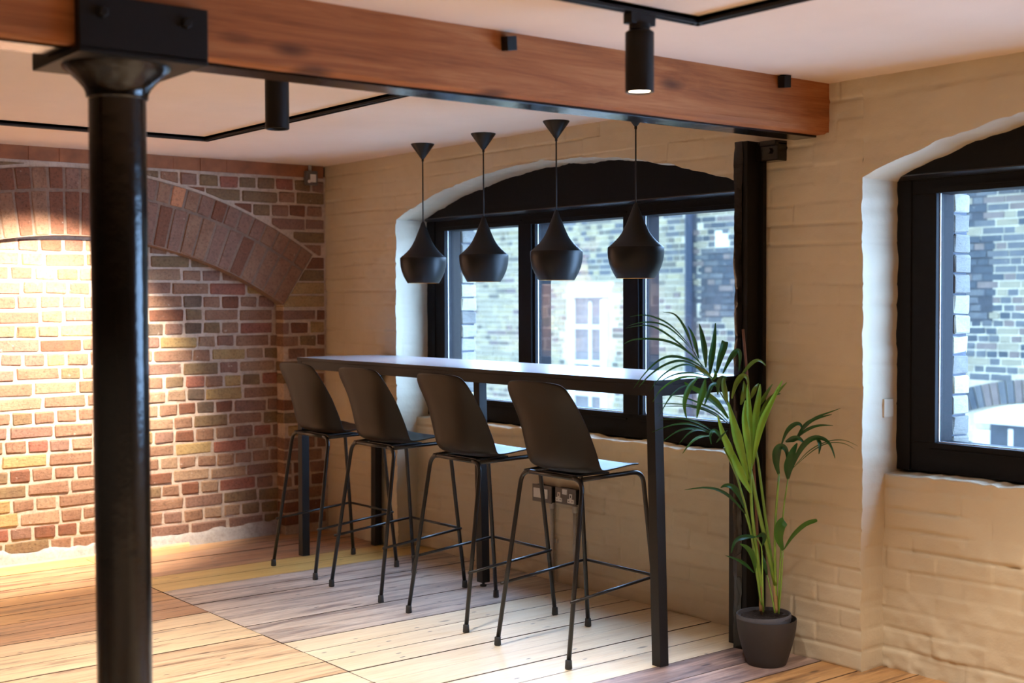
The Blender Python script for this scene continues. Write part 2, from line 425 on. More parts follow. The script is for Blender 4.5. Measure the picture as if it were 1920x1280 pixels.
def grid_mesh(name, P, mat, parent=None, smooth=True):
    nv, nu = P.shape[:2]
    me = bpy.data.meshes.new(name)
    me.vertices.add(nv * nu); me.vertices.foreach_set('co', np.ascontiguousarray(P.reshape(-1, 3), dtype=np.float32).ravel())
    i = np.arange(nv * nu).reshape(nv, nu)
    q = np.stack([i[:-1, :-1], i[:-1, 1:], i[1:, 1:], i[1:, :-1]], -1).reshape(-1, 4)
    n = len(q)
    me.loops.add(n * 4); me.loops.foreach_set('vertex_index', q.ravel().astype(np.int32))
    me.polygons.add(n); me.polygons.foreach_set('loop_start', np.arange(0, n * 4, 4, dtype=np.int32)); me.polygons.foreach_set('loop_total', np.full(n, 4, dtype=np.int32))
    me.polygons.foreach_set('use_smooth', np.full(n, smooth)); me.update(calc_edges=True)
    me.materials.append(mat)
    return me
def arch_z(x, cx):   # soffit curve of the window arches
    R = 4.10
    return 2.118 - R + np.sqrt(np.maximum(R * R - (x - cx) ** 2, 0)) + .010 * (vnoise(x * 9, x * 0, 31) - .5) + .006 * (vnoise(x * 31, x * 0, 32) - .5)
CEIL = 2.265
W1A, W1B, W1C = 0.79, 3.435, 2.12
W2A, W2B, W2C = 4.008, 6.66, 5.335
def wob(x0, z, s): return x0 + .008 * (vnoise(z * 7, z * 0, 40 + s) - .5) + .005 * (vnoise(z * 27, z * 0, 50 + s) - .5)
def front_grid(xl, xr, zl, zr, step):
    """grid between two edge functions on plane Y=0"""
    nz = int((CEIL) / step) + 1
    zz = np.linspace(0, CEIL, nz)
    a = xl(zz); b = xr(zz); nx = max(3, int(np.mean(b - a) / step))
    t = np.linspace(0, 1, nx)
    X = a[:, None] * (1 - t) + b[:, None] * t; Z = np.repeat(zz[:, None], nx, 1)
    return np.stack([X, -relief(X, Z), Z], -1)
def above_grid(x0, x1, cx, step):
    nx = int((x1 - x0) / step); xx = np.linspace(x0, x1, nx); za = arch_z(xx, cx); nz = int(.4 / step)
    t = np.linspace(0, 1, nz)[:, None]
    Z = za[None] * (1 - t) + CEIL * t; X = np.repeat(xx[None], nz, 0)
    xl = wob(x0, Z, 0); 
    return np.stack([X, -relief(X, Z), Z], -1)
def jamb_grid(x0, z0, z1, y1, s, step=.008):
    nz = int((z1 - z0) / step); zz = np.linspace(z0, z1, nz); xe = wob(x0, zz, s)
    y0 = -relief(xe, zz); ny = int(y1 / step) + 1; t = np.linspace(0, 1, ny)[None]
    Y = y0[:, None] * (1 - t) + y1 * t; Z = np.repeat(zz[:, None], ny, 1)
    X = xe[:, None] + (relief(Y + 5, Z, 3) * .45) * np.clip(t * 6, 0, 1)
    return np.stack([X, Y, Z], -1)
def soffit_grid(x0, x1, cx, y1, step=.012):
    nx = int((x1 - x0) / step); xx = np.linspace(x0, x1, nx); za = arch_z(xx, cx); y0 = -relief(xx, za)
    ny = int(y1 / step) + 1; t = np.linspace(0, 1, ny)[:, None]
    Y = y0[None] * (1 - t) + y1 * t; X = np.repeat(xx[None], ny, 0)
    Z = za[None] + np.zeros_like(t) + relief(X + 3, Y, 5) * .7 * np.clip(t * 6, 0, 1)
    return np.stack([X, Y, Z], -1)
def apron_grid(x0, x1, step=.0075):     # recessed wall under a window and its sill top
    nx = int((x1 - x0) / step); xx = np.linspace(x0, x1, nx)
    zs = .757 + .012 * (vnoise(xx * 8, xx * 0, 61) - .5) + .008 * (vnoise(xx * 30, xx * 0, 62) - .5)
    nz = 104; t = np.linspace(0, 1, nz)[:, None]
    Z = zs[None] * t; X = np.repeat(xx[None], nz, 0); Y = .14 - 1.35 * relief(X, Z, 9)
    ya = Y[-1]
    tt = np.linspace(0.12, 1, 9)[:, None]
    Y2 = ya[None] * (1 - tt) + .27 * tt; X2 = np.repeat(xx[None], 9, 0); Z2 = zs[None] + .004 * np.sin(tt * 1.5) + .005 * (vnoise(X2 * 20, Y2 * 20, 63) - .5)
    return np.stack([np.concatenate([X, X2]), np.concatenate([Y, Y2]), np.concatenate([Z, Z2])], -1)

def join_grids(name, Ps, mat):
    bm = bmesh.new()
    for P in Ps:
        me = grid_mesh('tmp', P, mat); bm.from_mesh(me); bpy.data.meshes.remove(me)
    me = bpy.data.meshes.new(name); bm.to_mesh(me); bm.free(); me.materials.append(mat)
    for p in me.polygons: p.use_smooth = True
    return me
ST = .0065
lin = lambda v: (lambda z: np.full_like(z, v))
spring1 = float(arch_z(np.array([W1A]), W1C)[0]); spring2 = float(arch_z(np.array([W2A]), W2C)[0])
def clampedge(x0, spring, s):          # wobbly below the spring, straight above it
    return lambda z: np.where(z < spring, wob(x0, z, s), x0)
Ps = [front_grid(lin(-.02), clampedge(W1A, spring1, 1), 0, 0, ST),
      above_grid(W1A, W1B, W1C, ST),
      front_grid(clampedge(W1B, spring1, 2), clampedge(W2A, spring2, 3), 0, 0, ST),
      above_grid(W2A, W2B, W2C, .014),
      front_grid(clampedge(W2B, spring2, 4), lin(7.3), 0, 0, .03),
      jamb_grid(W1A, 0, spring1, .26, 1), jamb_grid(W1B, 0, spring1, .26, 2, .03), jamb_grid(W2A, 0, spring2, .26, 3), jamb_grid(W2B, 0, spring2, .26, 4, .03),
      soffit_grid(W1A, W1B, W1C, .26), soffit_grid(W2A, W2B, W2C, .26),
      apron_grid(W1A - .01, W1B + .01), apron_grid(W2A - .01, W2B + .01)]
wall_back = structure(link('wall_back', join_grids('wall_back', Ps, M_cream)))
# solid masonry behind the paint skin
core = MB()
for x0, x1 in ((-.35, W1A - .03), (W1B + .03, W2A - .03), (W2B + .03, 16.2)):
    core.box(x0, x1, .03, .34, -.1, 2.4)
for x0, x1 in ((W1A - .03, W1B + .03), (W2A - .03, W2B + .03)):
    core.box(x0, x1, .03, .34, 2.16, 2.4); core.box(x0, x1, .17, .34, -.1, .735)
core.box(7.25, 16.2, -.02, .04, 0, 2.4)
core.build('masonry_core', M_cement, wall_back)
# outer leaf of the wall; unseen height added to shade the building opposite
def outer_leaf():
    m = MB()
    for x0, x1 in ((-22, .74), (3.47, 3.96), (6.9, 18)): m.box(x0, x1, .34, .445, -4, 24)
    for x0, x1 in ((.74, 3.47), (3.96, 6.9)): m.box(x0, x1, .34, .445, 1.90, 24); m.box(x0, x1, .34, .445, -4, .80)
    return m.build('outer_brickwork', EXT['pale'], wall_back)
outer_leaf()
BRICKN = {}
def box_variants(key, l, d, h, n, bev=.006, jit=.003):
    out = []
    for i in range(n):
        me = MB().box(-d, 0, -l / 2, l / 2, -h / 2, h / 2).mesh('brick', None, bevel=bev, seg=1)
        me.materials.append(BR['brown'])
        for v in me.vertices:
            v.co += Vector((rnd.uniform(-jit, jit) * .7, rnd.uniform(-jit, jit), rnd.uniform(-jit, jit)))
        for p in me.polygons: p.use_smooth = False
        out.append(me)
    BRICKN[key] = (out, l, h); return out
box_variants('head', .109, .10, .0645, 12, .006, .0034); box_variants('str', .224, .10, .0645, 12, .006, .0034); box_variants('jamb', .225, .105, .070, 6, .005, .003)
def brick(parent, me, loc, mat, scale=(1, 1, 1), rot=None, name='brick'):
    o = bpy.data.objects.new(name, me); COL.objects.link(o); o.parent = parent
    o.location = loc; o.scale = scale
    if rot is not None: o.rotation_euler = rot
    o.material_slots[0].link = 'OBJECT'; o.material_slots[0].material = mat
    return o
# brick quoins of the outer window openings (seen through the panes)
for x0, sgn in ((.951, -1), (3.262, 1), (4.175, -1), (6.50, 1)):
    m = rnd
    for k in range(15):
        z = .82 + (k + .5) * COURSE
        long = .225 if k % 2 else .17
        o = brick(wall_back, BRICKN['jamb'][0][k % 6], (x0 + sgn * .112 + rnd.uniform(-.006, .004), .352, z), EXT[rnd.choice(['grey', 'soot', 'grey', 'soot', 'pale'])], (1, 1, 1), (0, 0, -math.pi / 2))
qm = MB()
for x0, x1 in ((.72, .944), (3.27, 3.49), (3.95, 4.168), (6.51, 6.74)): qm.box(x0, x1, .352, .444, .80, 2.02)
qm.build('quoin_mortar', M_extdark, wall_back)
lint = MB(); lint.box(.70, 3.52, .352, .46, 1.90, 2.02); lint.box(3.93, 6.76, .352, .46, 1.90, 2.02)
lint.build('outer_lintel', M_stone, wall_back, bevel=.006)
osill = MB(); osill.hexa([(.80, .345, .80), (3.42, .345, .80), (3.42, .52, .80), (.80, .52, .80)], [(.80, .345, .868), (3.42, .345, .868), (3.42, .52, .845), (.80, .52, .845)])
osill.hexa([(4.03, .345, .80), (6.64, .345, .80), (6.64, .52, .80), (4.03, .52, .80)], [(4.03, .345, .868), (6.64, .345, .868), (6.64, .52, .845), (4.03, .52, .845)])
osill.build('outer_sill', M_stone, wall_back, bevel=.006)

# ------------------------------------------------------------------ windows
def make_window(name, xs, cx, xa, xb):
    """xs: outer frame left, sash left, pane edges (l,r)*3, sash right, outer frame right"""
    FY = .22; YE = .345; Z0, ZG0, ZG1, ZH = .766, .881, 1.832, 1.890
    fl, sl = xs[0], xs[1]; panes = xs[2]; sr, fr = xs[3], xs[4]
    root = MB()
    root.box(fl - .03, sl, FY, YE, Z0, ZH + .006); root.box(sr, fr + .03, FY, YE, Z0, ZH + .006)
    root.box(sl, sr, FY + .004, YE, ZH - .006, ZH + .012)
    o = structure(root.build(name, M_frame, bevel=.003))
    # arched head panel
    n = 44; pts = []
    for k in range(n + 1):
        x = fl - .035 + (fr - fl + .07) * k / n
        pts.append((x, float(arch_z(np.array([x]), cx)[0]) + .02))
    poly = [(fl - .035, ZH + .012)] + [(x, max(z, ZH + .014)) for x, z in pts] + [(fr + .035, ZH + .012)]
    MB().prism(poly, 'y', .197, .26).build('arched_head_panel', M_frame, o)
    MB().prism([(.1935, ZH + .017), (.1935, ZH + .012), (.216, ZH - .001), (.222, ZH - .001), (.222, ZH + .017)], 'x', fl - .03, fr + .03).build('drip_moulding', M_gloss_frame, o)
    # sash: rails, mullions, beads
    s = MB()
    y0 = FY + .008
    s.box(sl, sr, y0, YE, Z0, ZG0); s.box(sl, sr, y0, YE, ZG1, ZH)
    s.box(sl, panes[0][0], y0, YE, ZG0, ZG1); s.box(panes[-1][1], sr, y0, YE, ZG0, ZG1)
    s.build('sash_frame', M_frame, o, bevel=.003)
    for (a, b), (c, d) in zip(panes[:-1], panes[1:]):
        m = MB(); m.box(b, c - .017, FY, YE, ZG0 - .002, ZG1 + .002); m.box(c - .02, c, FY + .014, YE, ZG0 - .002, ZG1 + .002)
        m.build('mullion', M_frame, o, bevel=.003)
    tb = MB()
    for a, b in panes: tb.box(a - .02, b + .02, FY + .001, FY + .012, ZG1 + .020, ZG1 + .026); tb.box(a - .02, b + .02, FY + .001, FY + .012, ZG0 - .030, ZG0 - .024)
    tb.build('glazing_bead', M_frame, o)
    for a, b in panes:
        MB().box(a - .004, b + .004, .256, .262, ZG0 - .004, ZG1 + .004).build('glass_pane', M_glass, o)
        e = MB(); w = .006
        e.box(a - .002, a + .0035, .251, .2555, ZG0, ZG1); e.box(b - .0035, b + .002, .251, .2555, ZG0, ZG1); e.box(a, b, .251, .2555, ZG0 - .002, ZG0 + .004)
        e.build('glazing_seal', M_spacer, o)
    return o
make_window('window_1', (.79, .862, ((.951, 1.641), (1.766, 2.453), (2.575, 3.262)), 3.352, 3.425), W1C, W1A, W1B)
make_window('window_2', (4.02, 4.069, ((4.175, 4.87), (4.995, 5.69), (5.815, 6.50)), 6.595, 6.645), W2C, W2A, W2B)

# ------------------------------------------------------------------ brick wall with blind arch
AY, AZ = -1.58, -.54
R1, R2, R3 = 2.330, 2.580, 2.708
AMAX = .583
INF = -.09
def wl():
    m = MB()
    m.box(-.40, -.0055, -.296, .04, -.1, 1.42)            # corner pier
    m.box(-.40, INF - .0055, -3.2, -.28, -.1, 2.0)          # niche back
    m.box(-.40, -.0055, -13, -2.86, -.1, 2.4)            # far pier
    # spandrel following the outer ring
    n = 40; pts = []
    for k in range(n + 1):
        a = -AMAX + 2 * AMAX * k / n
        pts.append((AY + (R3 - .02) * math.sin(a), AZ + (R3 - .02) * math.cos(a)))
    pts[-1] = (pts[-1][0], pts[-1][1])
    e0 = (AY - R1 * math.sin(AMAX), AZ + R1 * math.cos(AMAX)); e1 = (AY + R1 * math.sin(AMAX), AZ + R1 * math.cos(AMAX))
    for k in range(n):
        (ya, za), (yb, zb) = pts[k], pts[k + 1]
        m.add([(-.006, ya, za), (-.006, yb, zb), (-.006, yb, 2.2), (-.006, ya, 2.2)], [(0, 1, 2, 3)])
    yr, zr = pts[-1]
    m.add([(-.006, yr, zr), (-.006, .04, zr), (-.006, .04, 2.2), (-.006, yr, 2.2)], [(0, 1, 2, 3)])
    m.add([(-.006, e1[0], e1[1]), (-.006, .04, e1[1]), (-.006, .04, zr), (-.006, yr, zr)], [(0, 1, 2, 3)])
    yl, zl = pts[0]
    m.add([(-.006, -2.9, zl), (-.006, yl, zl), (-.006, yl, 2.2), (-.006, -2.9, 2.2)], [(0, 1, 2, 3)])
    m.add([(-.006, -2.9, e0[1]), (-.006, e0[0], e0[1]), (-.006, yl, zl), (-.006, -2.9, zl)], [(0, 1, 2, 3)])
    m.box(-.40, -.2, -3.2, .04, 1.9, 2.4); m.box(-.62, -.38, -13, .36, -.2, 2.45)
    return m.build('wall_left', M_mortar)
wall_left = structure(wl())
KEYS = ['brown'] * 8 + ['plum'] * 5 + ['red'] * 2 + ['buff'] * 4 + ['olive'] * 3 + ['yellow'] * 2 + ['dark'] * 1 + ['rust'] * 2
UPK = ['brown'] * 4 + ['rust'] * 4 + ['olive'] * 4 + ['plum'] * 2 + ['red'] * 1
def clip_poly(poly, p0, nrm):
    """keep the side where (p-p0).nrm >= 0"""
    out = []
    for i in range(len(poly)):
        a = poly[i]; b = poly[(i + 1) % len(poly)]
        da = (a[0] - p0[0]) * nrm[0] + (a[1] - p0[1]) * nrm[1]; db = (b[0] - p0[0]) * nrm[0] + (b[1] - p0[1]) * nrm[1]
        if da >= 0: out.append(a)
        if da * db < 0:
            t = da / (da - db); out.append((a[0] + (b[0] - a[0]) * t, a[1] + (b[1] - a[1]) * t))
    return out
def courses(parent, xf, y0, y1, z0, z1, keys, keep=None, clip=None, yend=None):
    n = int(round((z1 - z0) / COURSE)); 
    for k in range(n):
        z = z0 + (k + .5) * COURSE
        y = y0 - rnd.uniform(0, .12)
        while y < y1:
            if k % 2: key = 'head' if rnd.random() < .92 else 'str'
            else: key = 'str' if rnd.random() < .62 else 'head'
            mes, l, h = BRICKN[key]; f = rnd.uniform(.93, 1.06); L = l * f
            yb = y + L
            a, b = max(y, y0), min(yb, y1)
            if b - a > .035:
                zc = z + .003 * math.sin(y * 9 + k); yc = (a + b) / 2
                if keep is None or keep(yc, zc):
                    mat = BR[rnd.choice(keys)]; x = xf + rnd.uniform(-.001, .003)
                    pl = None
                    if clip: pl = clip(a, b, zc, h)
                    if pl is None:
                        brick(parent, rnd.choice(mes), (x, yc, zc), mat, (1, (b - a) / l, rnd.uniform(.93, 1.05)), (0, rnd.uniform(-.006, .012), rnd.uniform(-.01, .01)))
                    elif len(pl) > 2:
                        me = MB().prism(pl, 'x', x - .1, x).mesh('brick', mat, bevel=.004, seg=1)
                        brick(parent, me, (0, 0, 0), mat)
            y = yb + rnd.uniform(.010, .018)
# infill of the niche
def keep_in(y, z):
    return math.hypot(y - AY, z - AZ) < R1 + .075
courses(wall_left, INF, -2.32, -.288, .055, .055 + 22 * COURSE, KEYS, keep_in)
lb = MB()
for k in range(27):
    y = -3.9 - rnd.uniform(0, .15); z = .055 + (k + .5) * COURSE
    while y < -2.34:
        L = .112 if (k % 2 and rnd.random() < .9) else .225
        inside = y > -2.86
        if L + y < -2.31 and not (y < -2.86 < y + L) and (not inside or math.hypot(y + L / 2 - AY, z - AZ) < R1 + .05) and z < 2.17:
            xf = INF if inside else 0.0
            lb.box(xf - .09, xf + .002, y, y + L, z - .0325, z + .0325)
        y += L + .013
o_ = lb.build('brickwork', BR['brown'], wall_left, bevel=.004, seg=1); o_['kind'] = 'stuff'
# pier at the corner
courses(wall_left, 0.0, -.302, -.012, .05, .05 + 17 * COURSE, ['rust', 'brown', 'olive', 'yellow', 'rust', 'brown', 'plum'])
# spandrels above the arch
def cl(a, b, z, h):
    yc = (a + b) / 2; ang = math.atan2(yc - AY, z - AZ); nr = (math.sin(ang), math.cos(ang)); R = R3 + .012
    poly = [(a, z - h / 2), (b, z - h / 2), (b, z + h / 2), (a, z + h / 2)]
    if min(math.hypot(p[0] - AY, p[1] - AZ) for p in poly) > R: return None
    pl = clip_poly(poly, (AY + nr[0] * R, AZ + nr[1] * R), nr)
    if len(pl) > 2:
        ar = 0.5 * abs(sum(pl[i][0] * pl[(i + 1) % len(pl)][1] - pl[(i + 1) % len(pl)][0] * pl[i][1] for i in range(len(pl))))
        if ar < .0012: return []
    return pl
ZT = 2.178
courses(wall_left, 0.0, -1.25, -.010, ZT - 6 * COURSE, ZT, UPK, lambda y, z: math.hypot(y - AY, z - AZ) > R3 - .03, cl)
courses(wall_left, 0.0, -2.6, -1.75, ZT - 3 * COURSE, ZT, UPK, lambda y, z: math.hypot(y - AY, z - AZ) > R3 - .03, cl)
# skewback bricks between ring end and corner
for z, y0, y1 in ((1.43, -.255, -.012), (1.51, -.20, -.012), (1.59, -.145, -.012), (1.665, -.092, -.012)):
    me = MB().prism([(y0 - .045, z - .034), (y1, z - .034), (y1, z + .034), (y0, z + .034)], 'x', -.1, 0).mesh('brick', BR['olive'], bevel=.004, seg=1)
    brick(wall_left, me, (0, 0, 0), BR[rnd.choice(['olive', 'rust', 'yellow'])])
# the relieving arch: two rings of voussoirs
am = MB(); n = 60
for ra, rb in ((R1 + .004, R3 - .004),):
    for k in range(n):
        a0 = -AMAX + 2 * AMAX * k / n; a1 = -AMAX + 2 * AMAX * (k + 1) / n
        q = [(AY + r * math.sin(a), AZ + r * math.cos(a)) for r, a in ((ra, a0), (ra, a1), (rb, a1), (rb, a0))]
        am.prism(q, 'x', INF - .03, -.0025)
arch = structure(am.build('trim_1', M_archmortar))
arch['label'] = 'relieving arch of two brick rings in the left wall'
AK = ['brown'] * 5 + ['plum'] * 4 + ['olive'] * 1 + ['rust'] * 3
def ring(ra, rb, pitch, off):
    R = (ra + rb) / 2; da = pitch / R; nn = int(2 * AMAX / da); da = 2 * AMAX / nn
    for k in range(nn):
        a = -AMAX + (k + .5) * da
        y = AY + R * math.sin(a)
        if y < -2.55: continue
        h = rb - ra - .014
        wb = da * ra / 2 - .0055; wt = da * rb / 2 - .0055
        me = MB().prism([(-wb, -h / 2), (wb, -h / 2), (wt, h / 2), (-wt, h / 2)], 'x', -.115, 0).mesh('arch_brick', BR['brown'], bevel=.005, seg=1)
        for v in me.vertices: v.co += Vector((rnd.uniform(-.002, .002), rnd.uniform(-.002, .002), rnd.uniform(-.002, .002)))
        mat = BR[rnd.choice(AK)]
        if off and abs(y + .995) < .04: mat = BR['salmon']
        brick(arch, me, (rnd.uniform(0, .004), y, AZ + R * math.cos(a)), mat, rot=(-a, 0, 0), name='arch_brick')
ring(R1, R2, .085, 0); ring(R2, R3, .088, 1)
# timber wall plate, lime line under it, cement fillet and quarter round at the floor
wp = MB()
ys = np.linspace(-6.4, -.012, 40)
for a, b in zip(ys[:-1], ys[1:]):
    wp.box(-.12, .004 + .004 * math.sin(a * 7), a, b, 2.19, CEIL + .02)
wp.build('wall_plate_timber', M_plate_wood, wall_left)
def fillet():
    ny = 150; yy = np.linspace(-2.6, -.305, ny); hh = .035 + .045 * vnoise(yy * 5, yy * 0, 71) + .02 * vnoise(yy * 22, yy * 0, 72)
    hh = hh + .03 * np.clip((yy + 1.5) / 1.2, 0, 1)
    rows = []
    for t in (0, .35, .7, 1.0):
        x = INF + .028 * (1 - t) + .006; rows.append(np.stack([np.full(ny, x) + .004 * vnoise(yy * 30, yy * 0 + t * 3, 73), yy, hh * t - .002], -1))
    rows.append(np.stack([np.full(ny, INF - .012), yy, hh + .004], -1))
    return link('cement_fillet', grid_mesh('cement_fillet', np.array(rows), M_cement), wall_left)
fillet()
bead = MB().prism([(INF + .012, -.001), (INF + .042, -.001), (INF + .040, .012), (INF + .030, .020), (INF + .012, .022)], 'y', -6.4, -.9)
structure(bead.build('baseboard_left', plain('bead_pine', srgb(214, 176, 128), .5, nscale=12)))

# ------------------------------------------------------------------ ceiling, floor, rest of the room
structure(MB().box(-.4, 16.4, -13.0, .40, CEIL, 2.42).build('ceiling', M_ceiling))
M_farwall = plain('far_wall_paint', srgb(150, 138, 120), .8, nscale=3, namp=.05)
structure(MB().box(16, 16.2, -12.9, .1, -.1, 2.4).build('wall_right', M_farwall))
structure(MB().box(-.4, 16.2, -12.9, -12.6, -.1, 2.4).build('wall_front', M_farwall))
floor = structure(MB().box(-.38, 16.2, -12.9, .30, -.14, -.031).build('floor', plain('subfloor', srgb(96, 66, 44), .8)))
PITCH = .1762; XB = 3.462
plank_me = {}
def plank(xc, w, y0, y1, mat):
    m = MB().box(-w / 2 + .0013, w / 2 - .0013, -(y1 - y0) / 2 + .001, (y1 - y0) / 2 - .001, -.03, 0)
    me = m.mesh('plank', mat, bevel=.0015, seg=1)
    me.materials.append(M_joint)
    for p in me.polygons:
        if p.normal.z < .95: p.material_index = 1
    o = link('plank', me, floor, (xc, (y0 + y1) / 2, rnd.uniform(-.0012, .0008)))
    o.rotation_euler = (0, rnd.uniform(-.006, .004), 0)
    return o
joints = [-6.6, -4.35, -3.05, -1.52, .16]
k0 = int((XB + .12) / PITCH) + 1; k1 = int((9.7 - XB) / PITCH) + 1
for k in range(-k0, k1):
    xa = XB + k * PITCH; xc = xa + PITCH / 2
    for j in range(4):
        y0, y1 = joints[j], joints[j + 1]
        if j == 3:   # between the wall and the joist at Y -1.52
            if xc < .70: key = 'pink' if xc > .15 else 'orange'
            elif xc < 1.05: key = 'yellow'
            elif xc < 2.27: key = 'grey'
            elif xc < XB: key = 'pine'
            elif xc < XB + 2 * PITCH: key = 'dark'
            else: key = 'orange'
        elif j == 2:
            if xc < .17: key = 'yellow'
            elif xc < .72: key = 'pink'
            elif xc < 1.1: key = 'orange'
            elif xc < 1.5: key = 'pink'
            else: key = rnd.choice(['honey', 'tan', 'honey', 'tan', 'pine'])
        else: key = rnd.choice(['pine', 'orange', 'pink', 'grey'])
        plank(xc, PITCH, y0, y1, FL[key])

# ------------------------------------------------------------------ building across the alley
YO = 7.6
nb = thing('neighbouring_building', (-3, YO, 0), 'stock brick building with white windows across the alley outside', 'building')
def loc_y(o): o.location = (3, -YO, 0)
body = MB(); body.box(-16, -7.45, YO + .006, YO + .5, -5, 2.50); body.box(-7.45, 6, YO + .006, YO + .5, -5, 2.95)
b = body.build('wall_body', M_extmortar, nb); loc_y(b)
dk = MB(); dk.box(-4.20, -4.05, YO + .003, YO + .03, -1, 2.95); dk.box(-3.98, -1.5, YO + .003, YO + .03, 1.2, 2.02); dk.box(-1.2, -.05, YO + .003, YO + .03, 1.2, 2.02); dk.box(-.38, -.12, YO + .003, YO + .03, 2.15, 2.6)
d = dk.build('sooty_wall_patch', M_extdark, nb); loc_y(d)
ebr = []
for i in range(6): ebr.append((MB().box(-.112, .112, -.1, 0, -.0305, .0305).mesh('brick', EXT['pale'], bevel=.004, seg=1), MB().box(-.053, .053, -.1, 0, -.0305, .0305).mesh('brick', EXT['pale'], bevel=.004, seg=1)))
for s_, h_ in ebr:
    for me in (s_, h_):
        for v in me.vertices: v.co += Vector((rnd.uniform(-.003, .003), rnd.uniform(-.003, .003), rnd.uniform(-.003, .003)))
EC = .0765
OPEN = [(-6.50, -5.62, -.55, 1.64), (-.25, 1.2, -1.2, .47), (-9.9, -9.0, -.6, 1.6), (3.0, 4.2, -1.2, .5)]
placed = 0; rest = {}
cand = []
r2 = random.Random(4)
for k in range(-24, 38):
    z = k * EC + EC / 2; x = -13.0 - r2.uniform(0, .2)
    while x < 5.5:
        hd = r2.random() < (.75 if k % 2 else .3); L = .106 if hd else .224
        xc = x + L / 2
        cand.append((xc, z, hd, L)); x += L + r2.uniform(.011, .017)
def ext_key(x, z):
    if x < -4.2:
        if z > 1.75 and x > -7.4: return r2.choice(['blue', 'blue', 'grey', 'pale', 'soot'])
        return r2.choice(['pale'] * 5 + ['grey'] * 5 + ['soot', 'mauve'])
    if (-3.98 < x < -1.5 or -1.2 < x < -.05) and 1.2 < z < 2.02: return r2.choice(['deep', 'deep', 'blue', 'mauve'])
    return r2.choice(['blue', 'blue', 'deep', 'mauve', 'grey'])
def visible(x, z):
    return -.15 < z < 2.6 and (-.42 < x < .35 or -5.6 < x < -3.3)
bm_rest = {}
for xc, z, hd, L in cand:
    if any(a - L / 2 < xc < b_ + L / 2 and c < z < d_ + .03 for a, b_, c, d_ in OPEN): continue
    if abs(xc - .5) < .88 and .2 < z < .76 and math.hypot(xc - .5, z + 2.18) < 2.86: continue
    if -4.20 < xc < -4.06: continue
    if xc < -7.5 and z > 2.46: continue
    key = ext_key(xc, z); me = ebr[r2.randrange(6)][1 if hd else 0]
    y = YO - .0 + r2.uniform(-.006, .004)
    if visible(xc, z) and placed < 300:
        o = brick(nb, me, (xc + 3, y + .02 - YO + .08 - .0, z), EXT[key]); placed += 1
    else:
        bm_rest.setdefault(key, MB()); q = bm_rest[key]
        q.box(xc - L / 2, xc + L / 2, y, y + .1, z - .0305, z + .0305)
for key, q in bm_rest.items():
    o = q.build('brickwork', EXT[key], nb); loc_y(o); o['kind'] = 'stuff'
# gauged brick arch over the near window
for i in range(-10, 11):
    a = i * .0315; R0 = 2.605; h = .225
    me = MB().prism([(-.034, 0), (.034, 0), (.037, h), (-.037, h)], 'y', -.015, .09).mesh('arch_brick', EXT['mauve'], bevel=.003, seg=1)
    o = brick(nb, me, (.5 + R0 * math.sin(a) + 3, 0, -2.18 + R0 * math.cos(a)), EXT[r2.choice(['mauve', 'deep', 'blue'])], rot=(0, a, 0), name='arch_brick')
def far_window(x0, x1, z0, z1, bars_x, bars_z, arch, mat, t=.09, hd=.14):
    m = MB(); y0 = YO - .035; y1 = YO + .005
    top = z1
    m.box(x0, x0 + t, y0, y1, z0, z1 - t); m.box(x1 - t, x1, y0, y1, z0, z1 - t); m.box(x0, x1, y0 - .03, y1, z0 - .08, z0 + .05)
    n = 10; pts = [(x0 + (x1 - x0) * i / n, z1 + arch * (1 - (2 * i / n - 1) ** 2)) for i in range(n + 1)]
    m.prism([(x0, z1 - hd), (x1, z1 - hd)] + pts[::-1], 'y', y0, y1)
    w = m.build('window_frame', M_extwhite, nb, bevel=.004); loc_y(w)
    bb = MB()
    for x in bars_x: bb.box(x - .022, x + .022, y0 + .012, y1, z0, z1 - .13)
    for z in bars_z: bb.box(x0 + t, x1 - t, y0 + .010, y1, z - .028, z + .028)
    q = bb.build('glazing_bar', M_extwhite, w)
    q = MB().box(x0 + t, x1 - t, y0 + .030, y0 + .037, z0, z1 - .05).build('pane', mat, w)
far_window(-6.42, -5.68, -.50, 1.54, (-6.00,), (1.07, .59, .16), .05, M_curtain, .10, .07)
far_window(-.22, 1.22, -1.1, .28, (.165, .50, .835), (-.25,), .14, M_extpane, .16, .09)
far_window(-9.85, -9.05, -.5, 1.5, (-9.45,), (1.0, .1), .06, M_curtain)
cp = MB().box(-16, -7.45, YO - .06, YO + .5, 2.49, 2.53); q = cp.build('stone_band', M_stone, nb, bevel=.01); loc_y(q)
cp = MB().box(-.02, 2.2, YO - .05, YO + .1, 2.50, 2.58); q = cp.build('stone_band', M_extwhite, nb, bevel=.01); loc_y(q)
lm = MB().box(-3.75, -3.52, YO - .004, YO + .05, 2.06, 2.27); q = lm.build('render_patch', M_extwhite, nb, bevel=.02); loc_y(q)
dp = MB().lathe([(.05, -4), (.05, 2.9)], -4.13, YO - .06, 12); q = dp.build('drainpipe', plain('drainpipe_paint', srgb(50, 56, 68), .6, spec=.15), nb, smooth=False); loc_y(q)
structure(MB().box(-20, 14, .5, YO + .6, -5.2, -5.0).build('alley_ground', plain('alley_paving', srgb(150, 150, 150), .9)))

